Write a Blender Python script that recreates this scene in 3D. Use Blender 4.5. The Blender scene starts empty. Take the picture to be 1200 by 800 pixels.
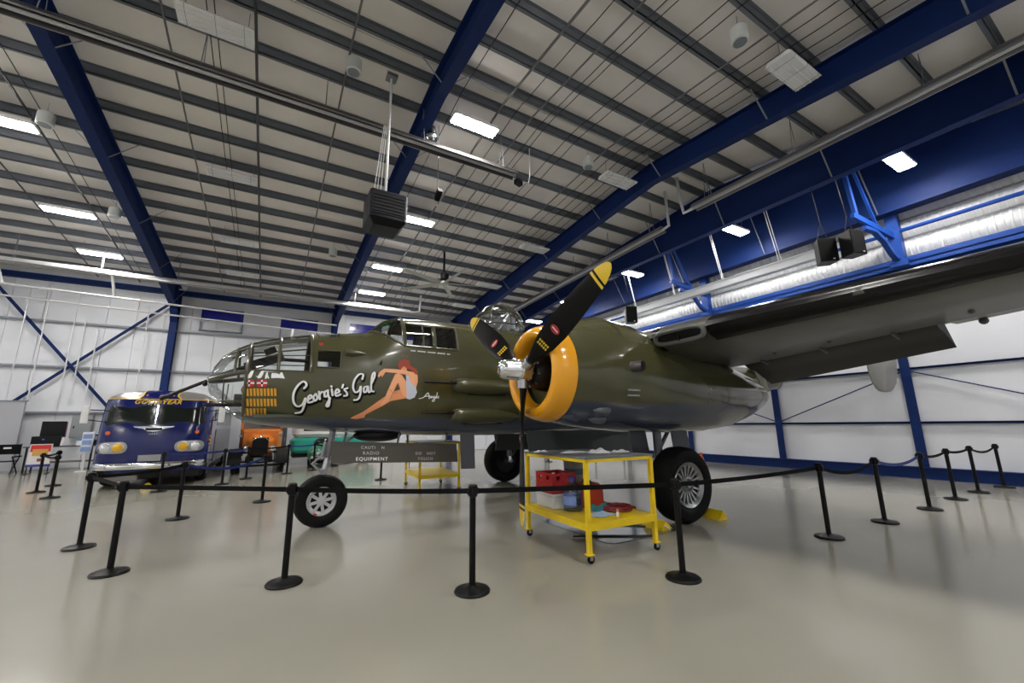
import bpy, bmesh, math, random
from mathutils import Vector, Matrix
random.seed(7)
S = bpy.context.scene
COL = S.collection
pi = math.pi; sin = math.sin; cos = math.cos
# ---------------------------------------------------------------- camera
cam_d = bpy.data.cameras.new('camera'); cam = bpy.data.objects.new('camera', cam_d); COL.objects.link(cam)
cam_d.sensor_width = 36.0; cam_d.lens = 36.0 * 480.5 / 1200.0; cam_d.clip_start = 0.05; cam_d.clip_end = 200
_p, _r, _y = 0.198926, 0.012278, 0.530131
_rt = Vector((1, 0, 0)); _fw = Vector((0, cos(_p), sin(_p))); _dn = Vector((0, sin(_p), -cos(_p)))
_r2 = cos(_r) * _rt + sin(_r) * _dn; _d2 = -sin(_r) * _rt + cos(_r) * _dn
_B = Matrix(((cos(_y), sin(_y), 0), (-sin(_y), cos(_y), 0), (0, 0, 1)))
_r2, _d2, _fw = _B @ _r2, _B @ _d2, _B @ _fw
cam.matrix_world = Matrix(((_r2.x, -_d2.x, -_fw.x, 0), (_r2.y, -_d2.y, -_fw.y, 0), (_r2.z, -_d2.z, -_fw.z, 1.60), (0, 0, 0, 1)))
S.camera = cam
# ---------------------------------------------------------------- world, exposure
W = bpy.data.worlds.new('world'); S.world = W; W.use_nodes = True
W.node_tree.nodes['Background'].inputs[0].default_value = (0.55, 0.6, 0.7, 1)
W.node_tree.nodes['Background'].inputs[1].default_value = 0.3
S.view_settings.view_transform = 'Standard'; S.view_settings.look = 'None'
S.view_settings.exposure = 1.05; S.view_settings.gamma = 1.0; S.view_settings.use_curve_mapping = False
LAMP = 75.0            # radiance of the lit ceiling luminaires
LAMP_Y = (-6.0, -1.5, 3.35, 8.5, 13.4, 17.6, 20.7)
# ---------------------------------------------------------------- materials
_M = {}
def mat(name, rgb, rough=0.5, metal=0.0, noise=0.0, nscale=6.0, bump=0.0, coat=0.0, emit=0.0, spec=0.5, rvar=0.0):
    if name in _M: return _M[name]
    m = bpy.data.materials.new(name); m.use_nodes = True; nt = m.node_tree
    b = nt.nodes['Principled BSDF']
    b.inputs['Base Color'].default_value = (*rgb, 1); b.inputs['Roughness'].default_value = rough
    b.inputs['Metallic'].default_value = metal; b.inputs['Specular IOR Level'].default_value = spec
    if coat: b.inputs['Coat Weight'].default_value = coat; b.inputs['Coat Roughness'].default_value = 0.06
    if emit:
        b.inputs['Emission Color'].default_value = (*rgb, 1); b.inputs['Emission Strength'].default_value = emit
    if noise or bump or rvar:
        tc = nt.nodes.new('ShaderNodeTexCoord'); n = nt.nodes.new('ShaderNodeTexNoise')
        n.inputs['Scale'].default_value = nscale; n.inputs['Detail'].default_value = 5
        nt.links.new(tc.outputs['Object'], n.inputs['Vector'])
        if noise:
            mx = nt.nodes.new('ShaderNodeMix'); mx.data_type = 'RGBA'
            mx.inputs[6].default_value = (*[c * (1 - noise) for c in rgb], 1)
            mx.inputs[7].default_value = (*[min(1, c * (1 + noise)) for c in rgb], 1)
            nt.links.new(n.outputs['Fac'], mx.inputs[0]); nt.links.new(mx.outputs[2], b.inputs['Base Color'])
        if rvar:
            mr = nt.nodes.new('ShaderNodeMapRange'); mr.inputs[3].default_value = max(0, rough - rvar); mr.inputs[4].default_value = rough + rvar
            nt.links.new(n.outputs['Fac'], mr.inputs[0]); nt.links.new(mr.outputs[0], b.inputs['Roughness'])
        if bump:
            bp = nt.nodes.new('ShaderNodeBump'); bp.inputs['Strength'].default_value = bump; bp.inputs['Distance'].default_value = 0.02
            nt.links.new(n.outputs['Fac'], bp.inputs['Height']); nt.links.new(bp.outputs[0], b.inputs['Normal'])
    _M[name] = m
    return m
def glassmat(name, tint=(1, 1, 1), refl=0.06, haze=0.0):
    if name in _M: return _M[name]
    m = bpy.data.materials.new(name); m.use_nodes = True; nt = m.node_tree; nt.nodes.clear()
    o = nt.nodes.new('ShaderNodeOutputMaterial'); mx = nt.nodes.new('ShaderNodeMixShader')
    t = nt.nodes.new('ShaderNodeBsdfTransparent'); g = nt.nodes.new('ShaderNodeBsdfGlossy'); l = nt.nodes.new('ShaderNodeLayerWeight')
    l.inputs[0].default_value = 0.25; t.inputs[0].default_value = (*tint, 1); g.inputs['Roughness'].default_value = 0.03
    ma = nt.nodes.new('ShaderNodeMath'); ma.operation = 'MULTIPLY_ADD'; ma.inputs[1].default_value = 0.55; ma.inputs[2].default_value = refl; ma.use_clamp = True
    nt.links.new(l.outputs['Fresnel'], ma.inputs[0]); nt.links.new(ma.outputs[0], mx.inputs[0])
    nt.links.new(t.outputs[0], mx.inputs[1]); nt.links.new(g.outputs[0], mx.inputs[2]); nt.links.new(mx.outputs[0], o.inputs[0])
    _M[name] = m
    return m
# ---------------------------------------------------------------- mesh builder
class MB:
    def __init__(s): s.v = []; s.f = []
    def add(s, vs, fs):
        o = len(s.v); s.v += [tuple(v) for v in vs]; s.f += [tuple(i + o for i in f) for f in fs]; return s
    def box(s, c, d, rz=0.0, R=None):
        h = [x / 2 for x in d]; c = Vector(c); M = R or Matrix.Rotation(rz, 3, 'Z')
        vs = [c + M @ Vector((sx * h[0], sy * h[1], sz * h[2])) for sx in (-1, 1) for sy in (-1, 1) for sz in (-1, 1)]
        return s.add(vs, [(0, 1, 3, 2), (4, 6, 7, 5), (0, 4, 5, 1), (2, 3, 7, 6), (0, 2, 6, 4), (1, 5, 7, 3)])
    def bx(s, x0, x1, y0, y1, z0, z1): return s.box(((x0 + x1) / 2, (y0 + y1) / 2, (z0 + z1) / 2), (abs(x1 - x0), abs(y1 - y0), abs(z1 - z0)))
    def beam(s, p, q, w, h, up=(0, 0, 1)):
        p, q = Vector(p), Vector(q); d = (q - p); L = d.length; d.normalize(); u = Vector(up)
        r = d.cross(u)
        if r.length < 1e-4: r = d.cross(Vector((1, 0, 0)))
        r.normalize(); u = r.cross(d)
        return s.box((p + q) / 2, (w, L, h), R=Matrix((r, d, u)).transposed())
    def loft(s, rings, closed=True, cap=True):
        n = len(rings[0]); vs = [v for r in rings for v in r]; fs = []
        for i in range(len(rings) - 1):
            for j in range(n if closed else n - 1):
                k = (j + 1) % n; fs.append((i * n + j, i * n + k, (i + 1) * n + k, (i + 1) * n + j))
        if cap and closed: fs += [tuple(reversed(range(n))), tuple((len(rings) - 1) * n + j for j in range(n))]
        return s.add(vs, fs)
    def lathe(s, prof, o=(0, 0, 0), ax=(0, 0, 1), n=20, cap=True, a0=0.0, a1=2 * pi):
        ax = Vector(ax).normalized(); u = ax.cross(Vector((0, 0, 1)))
        if u.length < 1e-4: u = Vector((1, 0, 0))
        u.normalize(); w = ax.cross(u); o = Vector(o); full = abs(a1 - a0 - 2 * pi) < 1e-6; m = n if full else n + 1
        rings = [[o + ax * t + (u * cos(a0 + (a1 - a0) * k / n) + w * sin(a0 + (a1 - a0) * k / n)) * max(r, 1e-4) for k in range(m)] for t, r in prof]
        return s.loft(rings, full, cap and full)
    def cyl(s, p, q, r, r2=None, n=12):
        p, q = Vector(p), Vector(q); d = q - p
        return s.lathe([(0, r), (d.length, r if r2 is None else r2)], p, d, n)
    def tube(s, pts, r, n=8, closed=False):
        pts = [Vector(p) for p in pts]; N = len(pts); rings = []; u = None
        for i, p in enumerate(pts):
            a = pts[(i - 1) % N] if (closed or i > 0) else p; b = pts[(i + 1) % N] if (closed or i < N - 1) else p
            d = (b - a)
            if d.length < 1e-9: d = Vector((0, 0, 1))
            d.normalize()
            if u is None: u = d.orthogonal().normalized()
            u = (u - d * u.dot(d))
            u = u.normalized() if u.length > 1e-6 else d.orthogonal().normalized()
            w = d.cross(u); rr = r[i] if isinstance(r, (list, tuple)) else r
            rings.append([p + (u * cos(2 * pi * k / n) + w * sin(2 * pi * k / n)) * rr for k in range(n)])
        if closed: rings.append(rings[0]); return s.loft(rings, True, False)
        return s.loft(rings)
    def sphere(s, c, r, n=14, sc=(1, 1, 1), a=1.0):
        c = Vector(c); k = max(6, n // 2)
        rings = [[c + Vector((sc[0] * r * sin(pi * a * i / k) * cos(2 * pi * j / n), sc[1] * r * sin(pi * a * i / k) * sin(2 * pi * j / n), sc[2] * r * cos(pi * a * i / k))) for j in range(n)] for i in range(k + 1)]
        return s.loft(rings, True, False)
    def prism(s, poly, d):
        d = Vector(d); a = [Vector(p) for p in poly]; n = len(a)
        return s.add(a + [p + d for p in a], [tuple(reversed(range(n))), tuple(range(n, 2 * n))] + [(j, (j + 1) % n, (j + 1) % n + n, j + n) for j in range(n)])
    def rbox(s, c, d, r, n=3, ztaper=1.0):
        # box with rounded vertical edges and softened top and bottom
        cx, cy, cz = c; rings = []
        def ring(z, ins, k=1.0):
            out = []; hx, hy = d[0] / 2 * k - ins, d[1] / 2 * k - ins; rr = max(r - ins, 0.001)
            for q, (sx, sy) in enumerate(((1, 1), (-1, 1), (-1, -1), (1, -1))):
                for i in range(n + 1):
                    a = q * pi / 2 + i * pi / 2 / n; out.append((cx + sx * (hx - rr) + rr * cos(a), cy + sy * (hy - rr) + rr * sin(a), z))
            return out
        e = min(r, d[2] / 2) * 0.5
        rings = [ring(cz - d[2] / 2, e), ring(cz - d[2] / 2 + e, 0), ring(cz + d[2] / 2 - e, 0, ztaper), ring(cz + d[2] / 2, e, ztaper)]
        return s.loft(rings)
    def build(s, name, m, par=None, off=(0, 0, 0), smooth=35, fix=True):
        me = bpy.data.meshes.new(name); ox, oy, oz = off
        me.from_pydata([(x - ox, y - oy, z - oz) for x, y, z in s.v], [], s.f)
        if fix:
            bm = bmesh.new(); bm.from_mesh(me); bmesh.ops.remove_doubles(bm, verts=bm.verts, dist=1e-5)
            bmesh.ops.recalc_face_normals(bm, faces=bm.faces); bm.to_mesh(me); bm.free()
        me.materials.append(m)
        if smooth:
            me.shade_smooth(); me.set_sharp_from_angle(angle=math.radians(smooth))
        o = bpy.data.objects.new(name, me); COL.objects.link(o)
        if par: o.parent = par
        return o
def tag(o, label=None, cat=None, group=None, kind=None):
    if label: o['label'] = label
    if cat: o['category'] = cat
    if group: o['group'] = group
    if kind: o['kind'] = kind
    return o
def thing(name, label, cat, loc=(0, 0, 0), rz=0.0, group=None, kind=None):
    o = bpy.data.objects.new(name, None); COL.objects.link(o); o.empty_display_size = 0.1
    o.location = loc; o.rotation_euler = (0, 0, rz)
    return tag(o, label, cat, group, kind)
def inst(o, loc=None, rz=None, par=None):
    c = o.copy(); COL.objects.link(c)
    if loc is not None: c.location = loc
    if rz is not None: c.rotation_euler = (0, 0, rz)
    if par is not None: c.parent = par
    return c
def dup(o, loc, rz=None, label=None):
    c = o.copy(); COL.objects.link(c); c.location = loc
    if rz is not None: c.rotation_euler = (0, 0, rz)
    if label: c['label'] = label
    for ch in list(o.children):
        d = ch.copy(); COL.objects.link(d); d.parent = c
        for g in list(ch.children):
            e = g.copy(); COL.objects.link(e); e.parent = d
    return c
def textmesh(body, size, M, name, m, par=None, off=(0, 0, 0), ext=0.002, xs=1.0, shear=0.0, bold=0.0, align='CENTER', space=1.0):
    cu = bpy.data.curves.new('text', 'FONT'); cu.body = body; cu.size = size; cu.extrude = ext; cu.align_x = align; cu.align_y = 'CENTER'; cu.shear = shear; cu.offset = bold; cu.space_character = space
    to = bpy.data.objects.new('text', cu); COL.objects.link(to); dg = bpy.context.evaluated_depsgraph_get(); dg.update()
    me = bpy.data.meshes.new_from_object(to.evaluated_get(dg)); bpy.data.objects.remove(to); bpy.data.curves.remove(cu)
    me.transform(Matrix.Diagonal((xs, 1, 1, 1))); me.transform(M); me.transform(Matrix.Translation(-Vector(off)))
    me.materials.clear(); me.materials.append(m); me.name = name
    o = bpy.data.objects.new(name, me); COL.objects.link(o)
    if par: o.parent = par
    return o
def frame(o, right, up):
    r = Vector(right).normalized(); u = Vector(up).normalized(); n = r.cross(u)
    return Matrix(((r.x, u.x, n.x, o[0]), (r.y, u.y, n.y, o[1]), (r.z, u.z, n.z, o[2]), (0, 0, 0, 1)))
# common colours
BLUE = mat('blue_steel', (0.003, 0.018, 0.10), 0.6, noise=0.15, nscale=3, spec=0.2)
BLUEL = mat('blue_steel_rail', (0.007, 0.05, 0.27), 0.45, spec=0.35)
GALV = mat('galvanised_steel', (0.22, 0.24, 0.27), 0.45, 0.35, noise=0.15)
PURL = mat('purlin_steel', (0.14, 0.155, 0.18), 0.5, 0.15, noise=0.2, nscale=2)
WHITEM = mat('white_paint', (0.75, 0.76, 0.76), 0.4)
PIPEW = mat('pale_pipe', (0.6, 0.61, 0.62), 0.35, 0.3)
CHROME = mat('chrome', (0.75, 0.76, 0.78), 0.08, 1.0)
STEEL = mat('bare_steel', (0.45, 0.45, 0.46), 0.3, 1.0)
BLACK = mat('black_plastic', (0.005, 0.005, 0.006), 0.45, spec=0.2)
RUBBER = mat('tyre_rubber', (0.0045, 0.0045, 0.005), 0.65, noise=0.3, nscale=20, spec=0.18)
DARKM = mat('dark_metal', (0.012, 0.012, 0.014), 0.4, 0.5, spec=0.25)
YELLOW = mat('yellow_paint', (0.78, 0.55, 0.01), 0.35, noise=0.08)
RED = mat('red_plastic', (0.45, 0.012, 0.015), 0.35)
# ================================================================ BUILDING
X0, X1, Y0, Y1 = -17.0, 15.8, -8.0, 25.0
RIDGE = 7.9
def roofz(y): return 9.9 - 0.083 * abs(y - RIDGE)
fl = MB().bx(X0 - .2, X1 + .3, Y0 - .2, Y1 + .2, -0.2, 0.0)
FLOORM = mat('epoxy_floor', (0.29, 0.28, 0.235), 0.17, noise=0.08, nscale=0.5, rvar=0.025, spec=0.45)
tag(fl.build('floor', FLOORM, smooth=0), 'glossy beige grey epoxy hangar floor', kind='structure')
# ---- ceiling: white insulated panels between purlins, purlins, rafters
ceil = thing('ceiling', 'white insulated pitched ceiling with steel purlins and blue rafters', None, (0, RIDGE, 0), kind='structure')
co = (0, RIDGE, 0)
ROOFM = mat('roof_insulation', (0.80, 0.77, 0.74), 0.6, noise=0.10, nscale=1.3, bump=0.25)
purl_y = [RIDGE - .33, RIDGE + .33] + [RIDGE + 1.3 + 1.115 * k for k in range(14)] + [RIDGE - 1.3 - 1.115 * k for k in range(13)]
purl_y.sort()
FR = [-11.5, -4.36, 2.77, 9.9, 13.0]
pe = [Y0] + purl_y + [Y1]
xb = [X0] + FR + [X1 + .2]
for i in range(len(xb) - 1):
    for j in range(len(pe) - 1):
        a, b = pe[j], pe[j + 1]
        if a < RIDGE < b: segs = [(a, RIDGE), (RIDGE, b)]
        else: segs = [(a, b)]
        m = MB()
        for (p, q) in segs:
            x0, x1 = xb[i] + .01, xb[i + 1] - .01; mid = (p + q) / 2; sag = .035
            rows = [(p + .015, roofz(p)), (mid, roofz(mid) - sag), (q - .015, roofz(q))]
            m.loft([[(x0, y, z), (x1, y, z), (x1, y, z + .12 + (sag if k == 1 else 0)), (x0, y, z + .12 + (sag if k == 1 else 0))] for k, (y, z) in enumerate(rows)])
        m.build('roof_panel', ROOFM, ceil, co)
for y in purl_y:
    z = roofz(y); m = MB()
    m.bx(X0, X1, y - .012, y + .012, z - .2, z); m.bx(X0, X1, y - .012, y + .075, z - .2, z - .185); m.bx(X0, X1, y - .075, y + .012, z - .012, z)
    m.build('purlin', PURL, ceil, co, smooth=0)
def rafter_depth(y, base): return base + 0.55 * (abs(y - RIDGE) / 17.0) ** 2
def rafter(x, deep=None, flat=None, ya=Y0, yb=Y1 - .3):
    ys = [ya, -4, 0, 4, RIDGE, 11, 14, 17, 20, 22.5, yb]
    ys = [y for y in ys if ya <= y <= yb]
    top = [roofz(y) - .2 for y in ys]
    bot = [(flat(y) if flat else roofz(y) - .2 - rafter_depth(y, deep)) for y in ys]
    w = MB(); w.loft([[(x - .012, y, b), (x + .012, y, b), (x + .012, y, t), (x - .012, y, t)] for y, b, t in zip(ys, bot, top)])
    r = w.build('rafter', BLUE, ceil, co, smooth=0)
    f = MB(); f.loft([[(x - .13, y, b - .02), (x + .13, y, b - .02), (x + .13, y, b), (x - .13, y, b)] for y, b in zip(ys, bot)])
    f.build('flange', BLUE, r, co, smooth=0)
    f = MB(); f.loft([[(x - .13, y, b - .02), (x + .13, y, b - .02), (x + .13, y, b), (x - .13, y, b)] for y, b in zip(ys, top)])
    f.build('flange', BLUE, r, co, smooth=0)
    for y in purl_y[1::3]:
        for sgn in (-1, 1):
            zb = (flat(y) if flat else roofz(y) - .2 - rafter_depth(y, deep))
            zt = roofz(y) - .2; L = min(.75, zt - zb)
            if x + sgn * L > X1: continue
            MB().beam((x + sgn * .02, y, zb + .03), (x + sgn * L, y, zt + .02), .035, .008).build('flange_brace', GALV, r, co, smooth=0)
    return r
for x in FR[:4]: rafter(x, .62)
rafter(13.0, flat=lambda y: min(8.2, roofz(y) - 1.05))
# ---- far wall
LINER = mat('wall_liner', (0.64, 0.66, 0.70), 0.45, noise=0.04, nscale=1.5)
wf = thing('wall_far', 'white ribbed liner panel wall at the far side', None, (0, Y1, 0), kind='structure'); wo = (0, Y1, 0)
MB().bx(X0, X1 + .3, Y1 + .06, Y1 + .25, 0, 8.6).build('backing', LINER, wf, wo, smooth=0)
k = 0; x = X0
while x < X1 - .05:
    w = min(1.02, X1 - x); MB().box((x + w / 2, Y1 + .03, 4.26), (w - .014, .06, 8.5)).build('wall_panel', LINER, wf, wo, smooth=0); x += 1.02
for z in (2.35, 4.28, 6.24):
    m = MB(); m.bx(X0, X1, Y1 - .18, Y1, z - .01, z + .01); m.bx(X0, X1, Y1 - .19, Y1 - .17, z - .07, z + .01)
    m.build('girt', mat('girt_grey', (.22, .24, .27), .5), wf, wo, smooth=0)
MB().bx(X0, X1, Y1 - .22, Y1, 8.0, 8.24).build('eave_strut', BLUE, wf, wo, smooth=0)
for x in FR[:4]:
    m = MB()
    prof = [(0, .34), (6.6, .40), (7.35, .95), (8.2, 1.25)]
    m.loft([[(x - .14, Y1 - .05, z), (x + .14, Y1 - .05, z), (x + .14, Y1 - .07, z), (x + .012, Y1 - .07, z), (x + .012, Y1 - d + .02, z), (x + .14, Y1 - d + .02, z), (x + .14, Y1 - d, z), (x - .14, Y1 - d, z), (x - .14, Y1 - d + .02, z), (x - .012, Y1 - d + .02, z), (x - .012, Y1 - .07, z), (x - .14, Y1 - .07, z)] for z, d in prof])
    m.build('column', BLUE, wf, wo, smooth=0)
def strut(p, q, name='cross_brace', par=wf, off=wo, mt=BLUE, w=.12):
    m = MB(); m.beam(p, q, .02, w, up=(1, 0, 1)); m.beam(p, q, w * .6, .02, up=(1, 0, 1)); m.build(name, mt, par, off, smooth=0)
strut((-11.4, Y1 - .26, 8.95), (-4.7, Y1 - .26, .75)); strut((-4.5, Y1 - .3, 7.6), (-11.4, Y1 - .3, -0.0 + .2))
# windows with blue shades
WBLUE = mat('window_blue_shade', (0.005, 0.008, 0.26), 0.25, coat=.5)
for n, (a, b, z0, z1) in enumerate(((-3.38, -1.60, 6.88, 7.55), (.10, 1.93, 6.80, 7.46), (3.62, 5.45, 6.84, 7.52), (6.9, 8.7, 6.84, 7.5))):
    w = thing('window_%d' % (n + 1), 'high window filled with blue shade', None, ((a + b) / 2, Y1, z0), kind='structure'); o = ((a + b) / 2, Y1, z0)
    MB().bx(a, b, Y1 - .02, Y1 - .005, z0, z1).build('pane', WBLUE, w, o, smooth=0)
    m = MB()
    for (p, q, r, s_) in ((a - .05, b + .05, z1, z1 + .06), (a - .05, b + .05, z0 - .06, z0), (a - .05, a, z0, z1), (b, b + .05, z0, z1)): m.bx(p, q, Y1 - .05, Y1, r, s_)
    m.build('window_frame', LINER, w, o, smooth=0)
    m = MB(); m.bx(a - .02, b + .02, Y1 - .19, Y1 - .01, z0 - .52, z0 - .49)
    for xx in (a + .02, b - .02): m.bx(xx - .03, xx + .03, Y1 - .12, Y1 - .01, z0 - .52, z0 - .06)
    m.build('sill_frame', GALV, w, o, smooth=0)
# ---- left and near walls (behind the camera, closing the hall)
for nm, b, d in (('wall_left', (X0 - .2, X0, Y0, Y1, 0, 9.2), 'white'), ('wall_near', (X0, X1 + .3, Y0 - .2, Y0, 0, 9.2), 'white')):
    tag(MB().bx(*b).build(nm, LINER, smooth=0), 'plain white liner wall closing the hangar', kind='structure')
# ---- right wall: hangar door with panels, upper ribbed wall, header beams
wr = thing('wall_right', 'white ribbed upper wall with blue header beams above hangar door', None, (X1, 8, 0), kind='structure'); ro = (X1, 8, 0)
RIB = mat('ribbed_white_steel', (0.66, 0.68, 0.69), 0.35, 0.0)
def ribbed(z0, z1, xa, xb_):
    m = MB(); y = Y0; row = []
    while y < Y1:
        for dy, dx in ((0, 0), (.06, 0), (.075, .025), (.105, .025), (.12, 0)):
            row.append((y + dy, dx))
        y += .15
    n = 7; rings = []
    for i in range(n):
        t = i / (n - 1); bulge = .10 * sin(pi * t)
        rings.append([(xa + (xb_ - xa) * t - dx - bulge, yy, z0 + (z1 - z0) * t) for yy, dx in row])
    m.loft(rings, closed=False, cap=False)
    o = m.build('ribbed_sheet', RIB, wr, ro, smooth=20); o['kind'] = 'stuff'
ribbed(6.2, 6.78, X1 + .0, X1 - .05); ribbed(6.86, 7.36, X1 + .0, X1 - .05); ribbed(7.44, 8.0, X1, X1 - .05)
MB().bx(X1 + .1, X1 + .3, Y0, Y1, 0, 9.8).build('backing', LINER, wr, ro, smooth=0)
for z in (6.82, 7.40): MB().bx(X1 + .0, X1 + .09, Y0, Y1, z - .05, z + .05).build('lap_shadow_strip', mat('lap_shadow_grey', (.3, .31, .33), .5), wr, ro, smooth=0)  # grey strips paint in the shadow band between the sheet courses
m = MB(); m.bx(X1 - .30, X1 - .02, Y0, Y1, 6.02, 6.06); m.bx(X1 - .04, X1, Y0, Y1, 5.9, 6.2); m.bx(X1 - .30, X1 - .27, Y0, Y1, 5.92, 6.2)
m.build('header_beam', BLUEL, wr, ro, smooth=0)
m = MB(); m.tube([(X1 - .35, Y0, 7.0), (X1 - .35, Y1 - .1, 7.0)], .06, 8); m.build('blue_rail', BLUEL, wr, ro)
ys = [Y0, -3, 0, 4, RIDGE, 12, 18, Y1 - .1]
m = MB(); xg = 15.25
m.loft([[(xg - .012, y, 7.55), (xg + .012, y, 7.55), (xg + .012, y, roofz(y) - .2), (xg - .012, y, roofz(y) - .2)] for y in ys])
m.bx(xg - .2, xg + .2, Y0, Y1 - .1, 7.52, 7.55)
m.build('door_girder', BLUE, wr, ro, smooth=0)
for y in (-3.0, 1.0, 4.2, 7.5, 11.0, 14.5, 18): MB().beam((xg - .03, y, 7.6), (xg - .8, y + .1, roofz(y) - .2), .035, .008).build('flange_brace', GALV, wr, ro, smooth=0)
# white sash pieces on the header (cable stubs)
for y in (-1.2, 1.3, 3.1, 5.4, 7.4, 9.4, 11.6): MB().cyl((X1 - .16, y, 6.06), (X1 - .16, y, 6.5), .012, n=6).build('cable_stub', WHITEM, wr, ro)
dr = thing('door_1', 'wide white panelled hangar door with blue steel frame', None, (X1, 8, 0), kind='structure')
DP = mat('door_panel_white', (0.68, 0.70, 0.75), 0.4, noise=0.05, nscale=.8)
cy = [4.42 + 3.64 * k for k in range(-3, 6)]
for y in cy:
    m = MB(); m.bx(X1 - .16, X1 - .14, y - .11, y + .11, .05, 6.0); m.bx(X1 - .14, X1 - .0, y - .03, y + .03, .05, 6.0); m.build('door_post', BLUE, dr, ro, smooth=0)
zs = [.22, 1.52, 3.03, 4.53, 5.95]
for z in zs[1:4]:
    m = MB(); m.bx(X1 - .11, X1, cy[0], Y1 - 1, z - .02, z + .02); m.bx(X1 - .11, X1 - .09, cy[0], Y1 - 1, z - .045, z + .02); m.build('door_rail', BLUE, dr, ro, smooth=0)
m = MB(); m.bx(X1 - .20, X1, Y0, Y1 - 1, .0, .30); m.bx(X1 - .24, X1, Y0, Y1 - 1, .28, .31); m.build('kick_rail', BLUE, dr, ro, smooth=0)
for i in range(len(cy) - 1):
    for j in range(4):
        MB().bx(X1 - .02, X1 + .04, cy[i] + .012, cy[i + 1] - .012, zs[j] + .012, zs[j + 1] - .012).build('door_panel', DP, dr, ro, smooth=0)
MB().bx(X1 - .01, X1 + .05, Y0, cy[0], 0, 6).build('door_panel', DP, dr, ro, smooth=0)
MB().bx(X1 - .01, X1 + .05, cy[-1], Y1, 0, 6).build('door_panel', DP, dr, ro, smooth=0)
for i in range(-3, 5):
    y = 4.42 + 3.64 * i; lo, hi = (1.55, 2.98)
    a, b = ((hi, lo) if i % 2 == 0 else (lo, hi))
    MB().cyl((X1 - .13, y, a), (X1 - .13, y + 3.64, b), .018, n=6).build('brace_rod', BLUE, dr, ro)
# ---- grey partition at the far left corner
pt = thing('partition', 'tall light grey partition wall panel at far left', 'partition', (-8.62, 24.3, 0))
MB().bx(-2.2, .10, -.06, .06, .06, 2.72).build('panel', mat('grey_partition', (.36, .37, .40), .6), pt)
m = MB(); m.bx(-2.25, .15, -.08, .08, 2.72, 2.77); m.bx(-2.25, .15, -.08, .08, 0, .06); m.build('frame', GALV, pt, smooth=0)
# ================================================================ CEILING EQUIPMENT
HOUS = mat('lamp_housing', (.85, .85, .85), .4); LIT = mat('lit_diffuser', (1.0, .965, .92), .5, emit=LAMP)
def rods(par, pts, top, r=.006):
    for (x, y, z) in pts: MB().cyl((x, y, z), (x, y, top), r, n=6).build('hanger', GALV, par)
def led(x, y, label):
    z = roofz(y) - .62 if x < 13 else 8.25 - max(0, y - 17) * .1
    t = thing('ceiling_lamp', label, 'ceiling lamp', (x, y, z), group='lit ceiling lamps')
    m = MB(); m.bx(-.6, .6, -.17, .17, .0, .05); m.bx(-.62, .62, -.19, -.17, -.03, .05); m.bx(-.62, .62, .17, .19, -.03, .05); m.bx(-.62, -.6, -.19, .19, -.03, .05); m.bx(.6, .62, -.19, .19, -.03, .05)
    m.build('housing', HOUS, t, smooth=0)
    MB().bx(-.59, .59, -.165, .165, -.055, -.005).build('diffuser', LIT, t, smooth=0)
    rods(t, [(-.5, 0, .05), (.5, 0, .05)], roofz(y) - .2 - z)
    return t
rowname = {-6.0: 'unseen', -1.5: 'unseen', 3.35: 'nearest', 8.5: 'second', 13.4: 'third', 17.6: 'fourth', 20.7: 'farthest'}
for x, side in ((-16.0, 'far outer left'), (-6.15, 'left'), (3.95, 'middle'), (13.62, 'right')):
    for y in LAMP_Y:
        led(x, {3.35: 3.15, 8.5: 7.6, 13.4: 12.45, 17.6: 17.3}.get(y, y) if x > 13 else y, {3.35: 'bright white lamp in the %s ceiling row, nearest the camera', 8.5: 'bright white lamp in the %s ceiling row, level with the ridge', 13.4: 'bright white lamp in the %s ceiling row, just beyond the ridge', 17.6: 'bright white lamp in the %s ceiling row, second from the far wall', 20.7: 'bright white lamp in the %s ceiling row, closest to the far wall', -6.0: 'bright white lamp in the %s ceiling row, behind the camera by the wall', -1.5: 'bright white lamp in the %s ceiling row, just behind the camera'}[y] % side)
# unlit fixtures with wire guards
TUBE = mat('fluorescent_tube_off', (.8, .82, .82), .3)
def guard(x, y, label):
    z = roofz(y) - .62
    t = thing('unlit_ceiling_fixture', label, 'light fixture', (x, y, z), group='unlit ceiling fixtures')
    m = MB(); m.loft([[(-.62, -.26, -.03), (.62, -.26, -.03), (.62, -.20, .05), (-.62, -.20, .05)], [(-.62, .26, -.03), (.62, .26, -.03), (.62, .2, .05), (-.62, .2, .05)]]); m.build('housing', HOUS, t, smooth=0)
    for k in range(4): MB().cyl((-.58, -.19 + .127 * k, -.055), (.58, -.19 + .127 * k, -.055), .018, n=8).build('tube', TUBE, t)
    for k in (1, 4, 7): MB().tube([(-.62 + .155 * k, -.26, -.03), (-.62 + .155 * k, -.24, -.09), (-.62 + .155 * k, .24, -.09), (-.62 + .155 * k, .26, -.03)], .004, 5).build('guard_wire', GALV, t)
    rods(t, [(-.5, 0, .05), (.5, 0, .05)], .55)
for x, side in ((-1.55, 'left'), (9.0, 'right')):
    for y, w in ((3.35, 'nearest the camera'), (8.5, 'level with the ridge'), (13.4, 'just beyond the ridge'), (17.6, 'second from the far wall'), (20.7, 'closest to the far wall')):
        if x < 0 and y == 3.35: continue
        guard(x, y, 'unlit white tube fixture in the %s bay, %s' % (side, w))
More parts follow.
